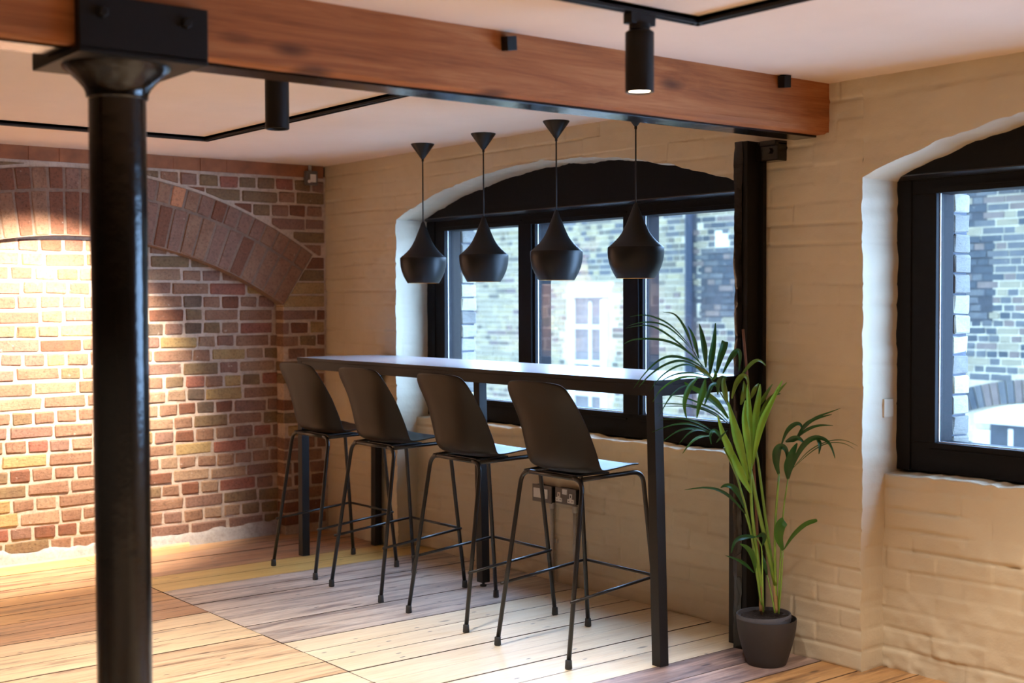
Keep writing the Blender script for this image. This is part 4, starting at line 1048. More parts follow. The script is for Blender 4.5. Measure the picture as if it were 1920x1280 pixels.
# ------------------------------------------------------------------ potted palm
LEAVES = [["d",0.0124,0,[[3.5332,-0.4276,1.2398],[3.5349,-0.439,1.261],[3.536,-0.4502,1.282],[3.536,-0.4609,1.3015],[3.5344,-0.4712,1.3202],[3.5295,-0.483,1.3408],[3.5212,-0.4962,1.3638],[3.5103,-0.5102,1.3789],[3.4969,-0.5254,1.382],[3.4825,-0.5409,1.3824]]],["d",0.0166,0,[[3.5477,-0.4093,1.2027],[3.5516,-0.4196,1.2214],[3.5548,-0.4293,1.24],[3.5568,-0.4381,1.2583],[3.5573,-0.4455,1.2768],[3.5559,-0.4516,1.2939],[3.5527,-0.4568,1.3078],[3.5479,-0.4613,1.319],[3.5425,-0.4652,1.3299]]],["d",0.0249,0,[[3.5651,-0.3874,1.1656],[3.5681,-0.3927,1.1907],[3.5705,-0.3975,1.2157],[3.571,-0.4021,1.2408],[3.5691,-0.4065,1.2671],[3.5655,-0.4095,1.2914],[3.5608,-0.4103,1.3099],[3.5554,-0.4097,1.3236],[3.5493,-0.4084,1.3369]]],["d",0.027,0,[[3.5748,-0.3751,1.1383],[3.578,-0.3762,1.1611],[3.5806,-0.3766,1.1842],[3.5829,-0.375,1.2099],[3.5849,-0.3704,1.2397],[3.5854,-0.3642,1.2693],[3.5833,-0.3578,1.2949],[3.5795,-0.3511,1.3177],[3.5749,-0.3438,1.3402]]],["d",0.0292,1,[[3.5775,-0.3395,1.1429],[3.5832,-0.3395,1.1648],[3.5882,-0.3388,1.1865],[3.5927,-0.3364,1.2065],[3.5967,-0.3314,1.2256],[3.5988,-0.3251,1.2421],[3.5979,-0.3194,1.2536],[3.5945,-0.314,1.2608],[3.5904,-0.3081,1.2675]]],["d",0.025,0,[[3.5921,-0.3211,1.1409],[3.602,-0.3132,1.1701],[3.6118,-0.3045,1.1967],[3.6217,-0.2938,1.2197],[3.629,-0.284,1.2323],[3.633,-0.2755,1.2332],[3.6335,-0.2687,1.2233],[3.6308,-0.2634,1.2035],[3.6251,-0.2599,1.1774],[3.6178,-0.2575,1.1474]]],["d",0.0093,0,[[3.5568,-0.4301,1.1978],[3.546,-0.4626,1.2283],[3.5345,-0.495,1.2579],[3.5205,-0.5287,1.2854],[3.5047,-0.5624,1.3102],[3.4911,-0.5905,1.326],[3.4796,-0.613,1.333],[3.4656,-0.6364,1.3343],[3.4478,-0.6625,1.3292],[3.429,-0.6889,1.3222]]],["d",0.0083,0,[[3.5401,-0.4349,1.2324],[3.5296,-0.4689,1.2679],[3.519,-0.502,1.3006],[3.5094,-0.5321,1.3227],[3.4996,-0.5599,1.3368],[3.4871,-0.5884,1.3448],[3.4717,-0.6176,1.3463],[3.4573,-0.6432,1.3439],[3.4454,-0.6637,1.3375],[3.4337,-0.6829,1.3298]]],["d",0.0083,0,[[3.5283,-0.4337,1.2476],[3.5178,-0.4678,1.285],[3.5072,-0.5008,1.3194],[3.4971,-0.5314,1.342],[3.487,-0.5596,1.356],[3.4768,-0.5852,1.3661],[3.4664,-0.6083,1.3717],[3.4554,-0.6296,1.3734],[3.444,-0.6493,1.3703],[3.4324,-0.6684,1.366]]],["d",0.0114,0,[[3.576,-0.4058,1.1667],[3.5642,-0.4414,1.2032],[3.5501,-0.4788,1.2357],[3.5316,-0.5201,1.262],[3.5102,-0.5626,1.2778],[3.4857,-0.6062,1.2822],[3.4658,-0.6412,1.2828],[3.4503,-0.6681,1.2794],[3.4401,-0.6865,1.2716],[3.4327,-0.7003,1.2614]]],["d",0.0124,0,[[3.5926,-0.401,1.1478],[3.5845,-0.4336,1.1736],[3.5731,-0.4695,1.1955],[3.5541,-0.5132,1.2113],[3.538,-0.5508,1.2167],[3.5266,-0.5797,1.2109],[3.5135,-0.6078,1.1939],[3.4992,-0.6351,1.1666],[3.4845,-0.6609,1.1318],[3.4696,-0.6859,1.0924]]],["d",0.0113,0,[[3.5829,-0.4131,1.1556],[3.571,-0.4507,1.1779],[3.5597,-0.4865,1.1939],[3.5501,-0.5183,1.1987],[3.5381,-0.5507,1.1936],[3.5228,-0.5845,1.1785],[3.5086,-0.6141,1.1582],[3.4959,-0.6392,1.1342],[3.4881,-0.6564,1.1151],[3.4826,-0.6695,1.0981]]],["d",0.0093,0,[[3.5829,-0.4131,1.1479],[3.5736,-0.4474,1.1682],[3.565,-0.4798,1.1818],[3.5577,-0.5087,1.1828],[3.5494,-0.5364,1.176],[3.5395,-0.5633,1.1619],[3.5312,-0.5856,1.1468],[3.5239,-0.604,1.13],[3.5158,-0.6214,1.1069],[3.5075,-0.6381,1.0808]]],["d",0.0082,0,[[3.5926,-0.401,1.1323],[3.5875,-0.4298,1.1411],[3.5819,-0.4585,1.1486],[3.5737,-0.4884,1.1515],[3.5638,-0.5183,1.1509],[3.5551,-0.5437,1.147],[3.5474,-0.565,1.1397],[3.5402,-0.5833,1.1311],[3.5339,-0.5986,1.1213],[3.5276,-0.6128,1.1112]]],["g",0.0103,0,[[3.5971,-0.4114,1.1252],[3.5866,-0.4471,1.1326],[3.5763,-0.4816,1.1369],[3.566,-0.5143,1.1358],[3.5561,-0.5441,1.128],[3.5464,-0.5708,1.1128],[3.5388,-0.5921,1.0986],[3.5329,-0.6086,1.0843],[3.5277,-0.6225,1.0643],[3.5229,-0.6348,1.0415]]],["g",0.0246,0,[[3.587,-0.4564,1.1323],[3.5859,-0.473,1.1209],[3.5848,-0.4888,1.1085],[3.5839,-0.5024,1.0923],[3.5831,-0.5136,1.0733],[3.5827,-0.5213,1.0548],[3.5828,-0.5257,1.0366],[3.5839,-0.5265,1.0172],[3.5867,-0.5231,0.996],[3.5897,-0.5184,0.9744]]],["g",0.0308,0,[[3.6049,-0.4338,1.1245],[3.6101,-0.4443,1.1071],[3.6148,-0.4543,1.0897],[3.6179,-0.4636,1.0727],[3.619,-0.4723,1.0565],[3.6186,-0.4792,1.0396],[3.6174,-0.4839,1.0204],[3.6154,-0.4869,0.9994],[3.6129,-0.4891,0.9781]]],["d",0.0184,0,[[3.6416,-0.4035,1.1115],[3.6428,-0.4192,1.11],[3.6436,-0.4341,1.1079],[3.6445,-0.4462,1.1004],[3.6457,-0.4547,1.0863],[3.6457,-0.4611,1.0699],[3.6437,-0.4667,1.0544],[3.6404,-0.4715,1.0387],[3.6364,-0.4755,1.0228]]],["d",0.0093,0,[[3.5491,-0.4719,1.1023],[3.5512,-0.4925,1.0985],[3.5528,-0.5124,1.0943],[3.5528,-0.5317,1.0862],[3.551,-0.55,1.0747],[3.5474,-0.567,1.0592],[3.5426,-0.5823,1.0383],[3.5366,-0.5964,1.0121],[3.5299,-0.6098,0.9853]]],["o",0.0206,0,[[3.6022,-0.3889,1.1245],[3.6003,-0.4058,1.1356],[3.5972,-0.4213,1.1466],[3.592,-0.4339,1.1567],[3.5845,-0.4431,1.1656],[3.5749,-0.4495,1.1735],[3.5639,-0.4543,1.1815]]],["g",0.0292,0,[[3.6068,-0.3025,0.9646],[3.6035,-0.3238,0.9908],[3.5995,-0.345,1.0159],[3.5939,-0.3664,1.0363],[3.5863,-0.3879,1.0535],[3.5734,-0.4133,1.0705],[3.5547,-0.4432,1.0874],[3.5411,-0.4641,1.1002],[3.5368,-0.4715,1.1075],[3.5342,-0.4757,1.1133]]],["d",0.0083,0,[[3.6204,-0.3176,0.9508],[3.6178,-0.3433,0.9738],[3.6139,-0.3698,0.9957],[3.6049,-0.4008,1.0131],[3.5922,-0.4341,1.0272],[3.5801,-0.4639,1.0401],[3.5683,-0.4904,1.0517],[3.5555,-0.5157,1.0598],[3.5418,-0.5404,1.063],[3.5276,-0.5645,1.065]]],["d",0.0083,0,[[3.618,-0.3206,0.9469],[3.6139,-0.3482,0.9685],[3.6091,-0.3759,0.9885],[3.6017,-0.4048,1.0032],[3.592,-0.4344,1.0138],[3.5791,-0.4651,1.0222],[3.563,-0.4971,1.0283],[3.5445,-0.5297,1.0321],[3.5234,-0.5636,1.0331],[3.5014,-0.5975,1.0333]]],["d",0.0073,0,[[3.6204,-0.3176,0.9469],[3.6107,-0.3487,0.9665],[3.6013,-0.3786,0.9847],[3.5945,-0.4032,0.9973],[3.5885,-0.4245,1.0059],[3.5777,-0.449,1.0134],[3.5624,-0.4764,1.0198],[3.5431,-0.5063,1.0226],[3.5194,-0.54,1.0206],[3.4943,-0.5743,1.0174]]],["g",0.0166,0,[[3.5897,-0.3725,1.1194],[3.5971,-0.375,1.1262],[3.6032,-0.3761,1.1329],[3.606,-0.3761,1.1397],[3.6042,-0.3754,1.1465],[3.5991,-0.3734,1.1534],[3.5925,-0.3699,1.1602]]],["o",0.0165,0,[[3.6579,-0.3025,1.1235],[3.6677,-0.2948,1.1409],[3.6775,-0.286,1.1583],[3.6878,-0.2748,1.1769],[3.6964,-0.2633,1.19],[3.703,-0.2516,1.1964],[3.7078,-0.2394,1.1955],[3.7107,-0.2269,1.1884],[3.7116,-0.2153,1.1801],[3.7112,-0.204,1.1706]]],["o",0.0248,0,[[3.6315,-0.3358,1.0227],[3.6334,-0.3446,1.0426],[3.6347,-0.3527,1.0621],[3.6355,-0.359,1.0804],[3.6352,-0.3633,1.0979],[3.6344,-0.3648,1.1131],[3.634,-0.3623,1.1236],[3.6341,-0.3566,1.13],[3.6338,-0.35,1.136]]],["o",0.0248,0,[[3.6479,-0.3312,1.0467],[3.656,-0.3309,1.0744],[3.6641,-0.3297,1.1003],[3.6733,-0.3253,1.1202],[3.6826,-0.3183,1.1348],[3.6898,-0.3112,1.1402],[3.6951,-0.3036,1.1363],[3.6978,-0.2969,1.1257],[3.6975,-0.292,1.107],[3.6963,-0.2872,1.086]]],["d",0.0185,0,[[3.6279,-0.3886,1.0639],[3.6345,-0.3955,1.0811],[3.6406,-0.4015,1.0979],[3.6469,-0.405,1.1125],[3.653,-0.4053,1.1259],[3.6584,-0.4028,1.1355],[3.6634,-0.3976,1.1375],[3.6683,-0.39,1.1328],[3.6726,-0.3815,1.1274]]],["o",0.0249,0,[[3.6561,-0.2887,1.0217],[3.6643,-0.2903,1.0394],[3.6711,-0.2905,1.057],[3.6746,-0.2895,1.0733],[3.6737,-0.2878,1.088],[3.6694,-0.2847,1.1016],[3.6637,-0.2801,1.1151]]],["o",0.0208,0,[[3.6735,-0.2506,1.0442],[3.6817,-0.2522,1.0583],[3.6885,-0.2524,1.0723],[3.6932,-0.25,1.0841],[3.6952,-0.2445,1.0924],[3.6949,-0.2365,1.0985],[3.6932,-0.2268,1.1045]]],["b",0.0311,0,[[3.6532,-0.2923,0.7435],[3.6518,-0.3133,0.786],[3.65,-0.3334,0.8275],[3.6486,-0.3505,0.8613],[3.6474,-0.3641,0.8854],[3.6454,-0.375,0.9071],[3.6424,-0.384,0.9327],[3.6387,-0.3911,0.9601],[3.6345,-0.3974,0.9877]]],["b",0.0414,0,[[3.6825,-0.2715,0.724],[3.6784,-0.2898,0.7848],[3.6739,-0.3073,0.8441],[3.6704,-0.321,0.8903],[3.6679,-0.3301,0.9205],[3.6647,-0.3366,0.9458],[3.6596,-0.3421,0.9755],[3.6533,-0.3466,1.0064],[3.6463,-0.3503,1.0373]]],["b",0.031,0,[[3.694,-0.2731,0.7461],[3.6948,-0.2832,0.8088],[3.6951,-0.2926,0.8698],[3.6949,-0.3002,0.917],[3.6935,-0.3059,0.9483],[3.6916,-0.3087,0.9728],[3.6901,-0.3076,0.9976],[3.6892,-0.3032,1.0201],[3.6879,-0.2979,1.0422]]],["b",0.0249,0,[[3.6905,-0.2614,0.7707],[3.6924,-0.2681,0.831],[3.6937,-0.2742,0.8906],[3.694,-0.2791,0.9459],[3.6928,-0.2826,0.9994],[3.6903,-0.2842,1.0452],[3.6871,-0.2832,1.0744],[3.6834,-0.2803,1.0893],[3.6792,-0.2766,1.1028]]],["b",0.0311,0,[[3.6822,-0.2558,0.7694],[3.6888,-0.2565,0.8418],[3.6949,-0.2566,0.9125],[3.7003,-0.2551,0.9698],[3.705,-0.2511,1.013],[3.7079,-0.2459,1.0465],[3.708,-0.2408,1.0719],[3.7059,-0.2359,1.0879],[3.7031,-0.2304,1.103]]],["b",0.0311,0,[[3.6905,-0.2614,0.7811],[3.7028,-0.259,0.8432],[3.7146,-0.2559,0.9039],[3.7265,-0.2502,0.9535],[3.7383,-0.2413,0.9898],[3.7492,-0.23,1.0211],[3.759,-0.2167,1.0542],[3.7681,-0.2017,1.0867],[3.7767,-0.1859,1.119]]],["o",0.0249,0,[[3.6901,-0.2458,0.8995],[3.7046,-0.2427,0.9438],[3.7186,-0.2389,0.9868],[3.732,-0.2332,1.0197],[3.7446,-0.2253,1.0404],[3.7562,-0.2151,1.0567],[3.7671,-0.2024,1.075],[3.7776,-0.1877,1.0932],[3.7875,-0.1722,1.1112]]],["d",0.0208,0,[[3.6898,-0.2301,0.9452],[3.7019,-0.2299,0.9702],[3.7135,-0.2291,0.9947],[3.7246,-0.2264,1.0165],[3.735,-0.2214,1.0366],[3.7442,-0.2142,1.0528],[3.7522,-0.2052,1.0619],[3.7594,-0.1946,1.0647],[3.7661,-0.1832,1.0668]]],["o",0.0187,0,[[3.6863,-0.2184,1.012],[3.6976,-0.2188,1.0285],[3.7076,-0.2176,1.0447],[3.7156,-0.2136,1.0603],[3.7212,-0.2063,1.0752],[3.7248,-0.196,1.0895],[3.727,-0.1841,1.1037]]],["b",0.0351,0,[[3.7014,-0.2798,0.6801],[3.694,-0.2922,0.7072],[3.686,-0.304,0.7343],[3.6771,-0.3146,0.7629],[3.6668,-0.3234,0.7923],[3.6549,-0.3309,0.8237],[3.641,-0.3374,0.8589],[3.6255,-0.3434,0.8974],[3.6093,-0.3487,0.9364]]],["d",0.0103,0,[[3.6177,-0.4015,0.9146],[3.6105,-0.4358,0.9314],[3.6029,-0.4693,0.9475],[3.5943,-0.5015,0.9571],[3.5846,-0.5317,0.96],[3.5731,-0.5607,0.9582],[3.5592,-0.5894,0.9516],[3.5434,-0.6179,0.94],[3.5269,-0.6458,0.9279]]],["d",0.0103,0,[[3.6161,-0.4035,0.912],[3.6092,-0.4375,0.924],[3.6019,-0.4705,0.9351],[3.5951,-0.5005,0.9403],[3.5884,-0.527,0.9394],[3.581,-0.5508,0.9339],[3.5725,-0.5727,0.9237],[3.5633,-0.5928,0.9088],[3.5536,-0.6121,0.8932]]],["d",0.0103,0,[[3.623,-0.411,0.9131],[3.62,-0.4379,0.9236],[3.6167,-0.464,0.9333],[3.6137,-0.4871,0.9367],[3.6109,-0.5067,0.9333],[3.6073,-0.5237,0.9255],[3.6025,-0.5389,0.9139],[3.5969,-0.5525,0.8981],[3.5907,-0.5653,0.8818]]],["g",0.0123,0,[[3.6214,-0.413,0.9079],[3.6189,-0.4393,0.9086],[3.6162,-0.4646,0.9088],[3.614,-0.4867,0.9049],[3.6122,-0.505,0.8963],[3.6099,-0.5204,0.8853],[3.607,-0.5332,0.8734],[3.6038,-0.5437,0.8599],[3.6001,-0.5534,0.8462]]],["d",0.0103,0,[[3.6209,-0.3975,0.9172],[3.6167,-0.426,0.9341],[3.6119,-0.4539,0.9505],[3.6051,-0.4819,0.9633],[3.5957,-0.5098,0.9727],[3.5841,-0.5369,0.9787],[3.5708,-0.5628,0.9803],[3.5558,-0.5882,0.9777],[3.5402,-0.6129,0.9745]]],["d",0.0186,0,[[3.6365,-0.3617,0.8772],[3.6372,-0.38,0.8985],[3.6374,-0.3975,0.9186],[3.6374,-0.413,0.9288],[3.6361,-0.4266,0.9284],[3.6349,-0.4366,0.9215],[3.6357,-0.4406,0.9104],[3.6384,-0.4397,0.894],[3.6409,-0.4377,0.8769]]],["d",0.0103,0,[[3.6241,-0.3934,0.8784],[3.6368,-0.3974,0.8885],[3.6481,-0.4,0.8982],[3.6573,-0.3998,0.9073],[3.6642,-0.3963,0.9155],[3.6688,-0.3901,0.9231],[3.672,-0.3823,0.9304]]],["d",0.0371,0,[[3.7688,-0.1948,0.7513],[3.7695,-0.2074,0.7784],[3.7716,-0.2174,0.8058],[3.7758,-0.2228,0.8354],[3.7825,-0.2227,0.857],[3.7918,-0.2164,0.8685],[3.8006,-0.2082,0.867],[3.808,-0.199,0.8538],[3.8093,-0.1957,0.8336],[3.8076,-0.1951,0.8091]]],["d",0.0413,0,[[3.7915,-0.1689,0.7352],[3.7969,-0.1765,0.755],[3.803,-0.1847,0.775],[3.8098,-0.1894,0.7956],[3.8173,-0.19,0.8179],[3.8241,-0.1878,0.8388],[3.8296,-0.184,0.8551],[3.8343,-0.1786,0.8678],[3.8384,-0.1724,0.8801]]],["d",0.0205,0,[[3.7872,-0.2037,0.8699],[3.7972,-0.2029,0.8979],[3.8076,-0.2006,0.9219],[3.8188,-0.1954,0.9386],[3.8299,-0.188,0.9501],[3.8406,-0.1781,0.9568],[3.8477,-0.1702,0.9555],[3.8513,-0.1641,0.9477],[3.851,-0.161,0.9398],[3.8486,-0.1595,0.9313]]],["d",0.0184,0,[[3.8295,-0.1665,0.8998],[3.8469,-0.1698,0.9197],[3.8637,-0.1725,0.9391],[3.8801,-0.1732,0.9547],[3.8951,-0.1723,0.966],[3.9101,-0.1679,0.975],[3.9274,-0.1572,0.9831],[3.9475,-0.1427,0.99],[3.976,-0.1382,0.9978]]],["d",0.0102,0,[[3.8546,-0.158,0.938],[3.8684,-0.1556,0.9523],[3.8829,-0.1539,0.9659],[3.9011,-0.156,0.9767],[3.9187,-0.1564,0.9852],[3.9365,-0.1537,0.9931],[3.9546,-0.1479,1.0001],[3.972,-0.1406,1.0072],[3.9913,-0.136,1.0151],[4.012,-0.1329,1.0233]]],["d",0.0143,0,[[3.8315,-0.164,0.8982],[3.8502,-0.1676,0.9126],[3.8685,-0.1704,0.9266],[3.8871,-0.1704,0.9379],[3.9057,-0.1669,0.9466],[3.9238,-0.1606,0.9527],[3.9412,-0.1519,0.9556],[3.9583,-0.1409,0.9553],[3.9813,-0.1373,0.9557]]],["d",0.0266,0,[[3.8102,-0.2069,0.885],[3.8215,-0.2059,0.8901],[3.8322,-0.2042,0.895],[3.8419,-0.2013,0.8987],[3.8503,-0.1966,0.902],[3.8571,-0.1904,0.9029],[3.8624,-0.1829,0.8983],[3.8663,-0.1745,0.8893],[3.8695,-0.1653,0.8796]]],["d",0.0247,0,[[3.8009,-0.1704,0.7541],[3.8209,-0.1766,0.7953],[3.8435,-0.1785,0.8372],[3.8688,-0.1753,0.8765],[3.895,-0.1685,0.9002],[3.9195,-0.1609,0.9098],[3.9418,-0.1534,0.9064],[3.9627,-0.1451,0.8961],[3.9792,-0.1406,0.8702],[3.9917,-0.14,0.831]]],["d",0.0182,0,[[3.9105,-0.1484,0.9035],[3.9161,-0.1475,0.8971],[3.9257,-0.1517,0.8915],[3.9333,-0.1563,0.8838],[3.9364,-0.1602,0.8724],[3.9362,-0.1628,0.8588],[3.9346,-0.1637,0.8449]]],["d",0.0051,0,[[3.8263,-0.1866,0.7806],[3.8555,-0.1794,0.8161],[3.8845,-0.1715,0.849],[3.914,-0.1612,0.8724],[3.9431,-0.1489,0.8884],[3.9715,-0.1386,0.899],[4.0023,-0.134,0.9045],[4.0313,-0.1298,0.9038],[4.0579,-0.126,0.8952],[4.0838,-0.1224,0.8848]]],["d",0.0051,0,[[3.8263,-0.1866,0.7806],[3.8577,-0.1766,0.8129],[3.8884,-0.1666,0.8431],[3.917,-0.1573,0.8658],[3.9439,-0.1479,0.8824],[3.9713,-0.1387,0.8916],[4.003,-0.1339,0.8939],[4.0305,-0.1298,0.8909],[4.0519,-0.1268,0.882],[4.072,-0.124,0.8715]]],["d",0.0145,0,[[3.6757,-0.2801,0.5954],[3.6724,-0.3103,0.6268],[3.6689,-0.3398,0.656],[3.6654,-0.3675,0.6776],[3.6612,-0.3936,0.6933],[3.6546,-0.42,0.7049],[3.6459,-0.4462,0.7123],[3.6332,-0.475,0.715],[3.6157,-0.508,0.7119],[3.5968,-0.5416,0.7073]]],["d",0.0249,0,[[3.6717,-0.2851,0.6199],[3.6718,-0.302,0.6506],[3.6716,-0.3184,0.6788],[3.6709,-0.3337,0.6974],[3.6693,-0.3476,0.7087],[3.666,-0.3608,0.7154],[3.661,-0.3735,0.717],[3.6562,-0.3833,0.7159],[3.6527,-0.3897,0.712],[3.6492,-0.395,0.7071]]],["d",0.0227,0,[[3.7133,-0.2648,0.5111],[3.7124,-0.2871,0.5149],[3.7111,-0.3087,0.5182],[3.7089,-0.3287,0.5184],[3.7051,-0.3476,0.5163],[3.7008,-0.3635,0.5101],[3.6979,-0.3742,0.4973],[3.6963,-0.3808,0.4786],[3.6943,-0.3864,0.4591]]],["d",0.0227,0,[[3.7133,-0.2648,0.5111],[3.7229,-0.2598,0.5173],[3.7318,-0.2543,0.5229],[3.7377,-0.2502,0.5232],[3.7402,-0.247,0.5173],[3.7396,-0.2442,0.5082],[3.7356,-0.2422,0.4976],[3.7285,-0.2415,0.4848],[3.7207,-0.2404,0.4717]]],["g",0.025,0,[[3.6878,-0.2326,0.3563],[3.6911,-0.2436,0.3888],[3.6938,-0.254,0.4202],[3.6943,-0.2647,0.4437],[3.6921,-0.2755,0.4584],[3.6879,-0.2852,0.4681],[3.6825,-0.2931,0.4754],[3.676,-0.2998,0.4793],[3.6688,-0.3059,0.4827]]],["d",0.0145,0,[[3.6962,-0.2541,0.367],[3.6985,-0.2765,0.3838],[3.7003,-0.2981,0.4002],[3.7012,-0.3183,0.4136],[3.7012,-0.3364,0.4237],[3.6994,-0.3532,0.4319],[3.6949,-0.37,0.4394],[3.6883,-0.3869,0.4458],[3.6809,-0.4032,0.452]]],["d",0.0166,0,[[3.7211,-0.2067,0.3559],[3.7227,-0.214,0.3721],[3.723,-0.2197,0.3879],[3.7213,-0.2226,0.4021],[3.7173,-0.222,0.4142],[3.7113,-0.2185,0.4248],[3.7038,-0.2134,0.435]]],["g",0.0414,1,[[3.7724,-0.1741,0.4561],[3.7727,-0.1869,0.4789],[3.7728,-0.1986,0.5012],[3.7745,-0.2057,0.5214],[3.7781,-0.2072,0.5401],[3.7817,-0.2051,0.5557],[3.7845,-0.2007,0.5658],[3.7871,-0.1938,0.5711],[3.7893,-0.1861,0.5757]]],["g",0.0186,0.6,[[3.7739,-0.1722,0.4586],[3.7927,-0.1758,0.4835],[3.811,-0.1786,0.5079],[3.8296,-0.1784,0.53],[3.8488,-0.1744,0.5506],[3.8669,-0.168,0.5679],[3.8832,-0.1606,0.5792],[3.8983,-0.1522,0.5853],[3.9156,-0.1467,0.5915]]]]
STEMS = [["s",0.0069,[[3.6971,-0.2047,0.2136],[3.6969,-0.2157,0.3204],[3.6962,-0.2273,0.3888],[3.6917,-0.2438,0.4905],[3.6878,-0.2594,0.6112],[3.6896,-0.2679,0.7092],[3.6942,-0.2728,0.7941]]],["s",0.0074,[[3.7384,-0.1782,0.3156],[3.7174,-0.2006,0.4526],[3.7029,-0.2243,0.574],[3.6915,-0.244,0.6743],[3.6834,-0.2597,0.7595],[3.6757,-0.2747,0.8138],[3.6678,-0.29,0.8416]]],["s",0.0048,[[3.7013,-0.2155,0.2259],[3.6925,-0.2347,0.3767],[3.6827,-0.2551,0.5178],[3.6698,-0.2795,0.6368],[3.6559,-0.305,0.7346],[3.6426,-0.3298,0.802],[3.6294,-0.3545,0.8576]]],["s",0.0053,[[3.7373,-0.1784,0.3203],[3.7091,-0.1762,0.4539],[3.6982,-0.1926,0.5866],[3.6892,-0.2066,0.7094],[3.6819,-0.2186,0.8081],[3.6765,-0.2281,0.8564],[3.6718,-0.2366,0.8869]]],["s",0.0053,[[3.7418,-0.1773,0.2089],[3.7393,-0.1784,0.314],[3.742,-0.1857,0.4206],[3.7461,-0.1912,0.5193],[3.7528,-0.1935,0.6052],[3.7609,-0.194,0.6832],[3.7691,-0.1945,0.761]]],["s",0.0034,[[3.7493,-0.1758,0.2116],[3.7557,-0.1748,0.3419],[3.7621,-0.1739,0.4719],[3.769,-0.1728,0.5789],[3.7766,-0.1715,0.6483],[3.7846,-0.1701,0.6951],[3.7926,-0.1687,0.7418]]],["s",0.003,[[3.7558,-0.179,0.2069],[3.7591,-0.1775,0.2496],[3.7624,-0.176,0.2924],[3.7655,-0.1749,0.3344],[3.768,-0.1744,0.3754],[3.7702,-0.1743,0.4158],[3.7724,-0.1741,0.4561]]],["s",0.0028,[[3.7533,-0.1983,0.2109],[3.7476,-0.2,0.2394],[3.742,-0.2017,0.2681],[3.7366,-0.2033,0.2943],[3.7313,-0.2045,0.3164],[3.7262,-0.2056,0.3361],[3.7211,-0.2067,0.3559]]],["s",0.0028,[[3.7079,-0.2233,0.2381],[3.7046,-0.2248,0.2593],[3.7012,-0.2264,0.2805],[3.6978,-0.228,0.3009],[3.6945,-0.2295,0.3199],[3.6911,-0.2311,0.3381],[3.6878,-0.2326,0.3563]]],["s",0.0028,[[3.7252,-0.2337,0.2159],[3.7251,-0.2365,0.2996],[3.725,-0.2393,0.3756],[3.7255,-0.2413,0.4324],[3.7247,-0.2451,0.4738],[3.7197,-0.2541,0.4963],[3.7133,-0.2648,0.5111]]],["s",0.0034,[[3.6949,-0.2397,0.41],[3.6915,-0.2467,0.4494],[3.688,-0.2538,0.4887],[3.6845,-0.2609,0.5236],[3.6811,-0.2679,0.5513],[3.6776,-0.2749,0.5746],[3.6742,-0.282,0.5979]]],["r",0.0023,[[3.6481,-0.3309,0.9961],[3.6274,-0.3491,1.0434],[3.6066,-0.3673,1.0887],[3.5852,-0.3862,1.1279],[3.5649,-0.4037,1.1649],[3.548,-0.417,1.2022],[3.5322,-0.4289,1.2393]]],["t",0.009,[[3.7013,-0.2155,0.2136],[3.7004,-0.2154,0.2318],[3.6994,-0.2153,0.25],[3.6984,-0.2152,0.2696],[3.6972,-0.2153,0.2915],[3.696,-0.2155,0.3147],[3.6948,-0.2157,0.338]]],["t",0.009,[[3.744,-0.1769,0.2107],[3.7421,-0.1773,0.2292],[3.7403,-0.1777,0.2477],[3.7385,-0.178,0.2664],[3.7367,-0.1784,0.2856],[3.7348,-0.1788,0.3051],[3.733,-0.1792,0.3246]]],["k",0.0053,[[3.6748,-0.1847,0.1714],[3.6662,-0.1874,0.3344],[3.6571,-0.1908,0.508],[3.647,-0.1955,0.7155],[3.6355,-0.202,0.929],[3.6219,-0.2111,1.1236],[3.6074,-0.2213,1.3137]]]]

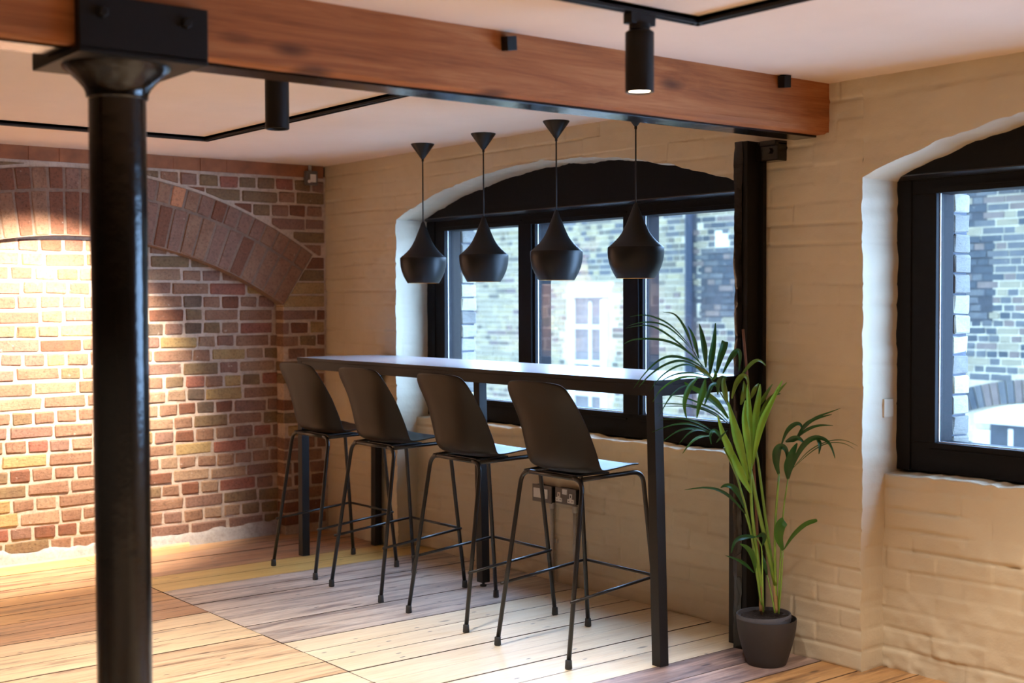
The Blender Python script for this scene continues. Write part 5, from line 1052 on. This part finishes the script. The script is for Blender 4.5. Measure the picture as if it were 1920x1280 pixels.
palm = thing('potted_palm', (3.70, -.185, 0), 'green potted palm in a charcoal pot beside the black post', 'plant')
def inv(p): return (p[0] - 3.70, p[1] + .185, p[2])
def leafm(l):
    m, w, bl, row = l
    P = [Vector(inv(p)) for p in row]; n = len(P); side = Vector((.621, .784, 0)); vd = Vector((-.783, .621, -.03))
    vs = []; fs = []
    for i, p in enumerate(P):
        t = (P[min(i + 1, n - 1)] - P[max(i - 1, 0)]).normalized()
        u = i / (n - 1)
        b = t.cross(vd)
        if b.length < .15: b = t.cross(Vector((0, 0, 1)))
        b.normalize(); nn = b.cross(t).normalized()
        if bl: prof = min(1.0, .22 + 1.5 * u ** .8) * (1.0 if u < .86 else (1 - (u - .86) * (2.2 if bl < 1 else 1.2)))
        else: prof = max(.06, (min(1.0, .25 + 2.1 * u)) * (1 - max(0, u - .38) / .62 * .93) ** .75)
        hw = w * .5 * max(prof, .06)
        for k in (-1, -.5, 0, .5, 1):
            fold = .34 * hw * abs(k) ** 1.2
            vs.append(p + b * (hw * k) + nn * (-fold))
    for i in range(n - 1):
        for k in range(4):
            a = i * 5 + k; fs.append((a, a + 1, a + 6, a + 5))
    me = bpy.data.meshes.new('leaflet'); me.from_pydata(vs, [], fs); me.materials.append(LM[m])
    for p in me.polygons: p.use_smooth = True
    o = link('leaflet', me, palm)
    md = o.modifiers.new('t', 'SOLIDIFY'); md.thickness = .0008
    md = o.modifiers.new('s', 'SUBSURF'); md.levels = 1; md.render_levels = 1
for l in LEAVES: leafm(l)
for m, r, row in STEMS:
    P = [Vector(inv(p)) for p in row]; n = len(P)
    name = {'k': 'cane_stake', 't': 'leaf_sheath'}.get(m, 'stem')
    MB().tube(P, [r * (1.15 - .4 * i / (n - 1)) if m != 'k' else r for i in range(n)], 8).build(name, LM[m], palm, smooth=True)
po = [(.0, .002), (.072, .0), (.077, .004), (.086, .03), (.098, .07), (.108, .11), (.1145, .145), (.1165, .172), (.1165, .182), (.1135, .182), (.1115, .15), (.10, .09), (.082, .02), (0, .018)]
MB().lathe(po, 0, 0, 48, cap=False).build('outer_pot', M_pot, palm, auto=40)
npot = MB().lathe([(.0, .02), (.074, .02), (.092, .10), (.1005, .168), (.1055, .172), (.1065, .196), (.1055, .200), (.101, .199), (.099, .185), (.0, .180)], 0, 0, 48, cap=False).build('nursery_pot', M_nursery, palm, auto=40)
npot.rotation_euler = (.02, -.02, 0); npot.location = (-.004, -.004, 0)
def soilm():
    vs = [(0, 0, .190)]; fs = []; n = 30; rr = [.02, .04, .06, .08, .1005]
    for r in rr:
        for k in range(n):
            a = 2 * math.pi * k / n; vs.append((r * math.cos(a), r * math.sin(a), .187 + rnd.uniform(-.003, .004)))
    for k in range(n): fs.append((0, 1 + k, 1 + (k + 1) % n))
    for i in range(len(rr) - 1):
        for k in range(n):
            a = 1 + i * n + k; b = 1 + i * n + (k + 1) % n; fs.append((a, b, b + n, a + n))
    o = MB().add(vs, fs).build('soil', M_soil, palm, smooth=True); o['kind'] = 'stuff'
soilm()
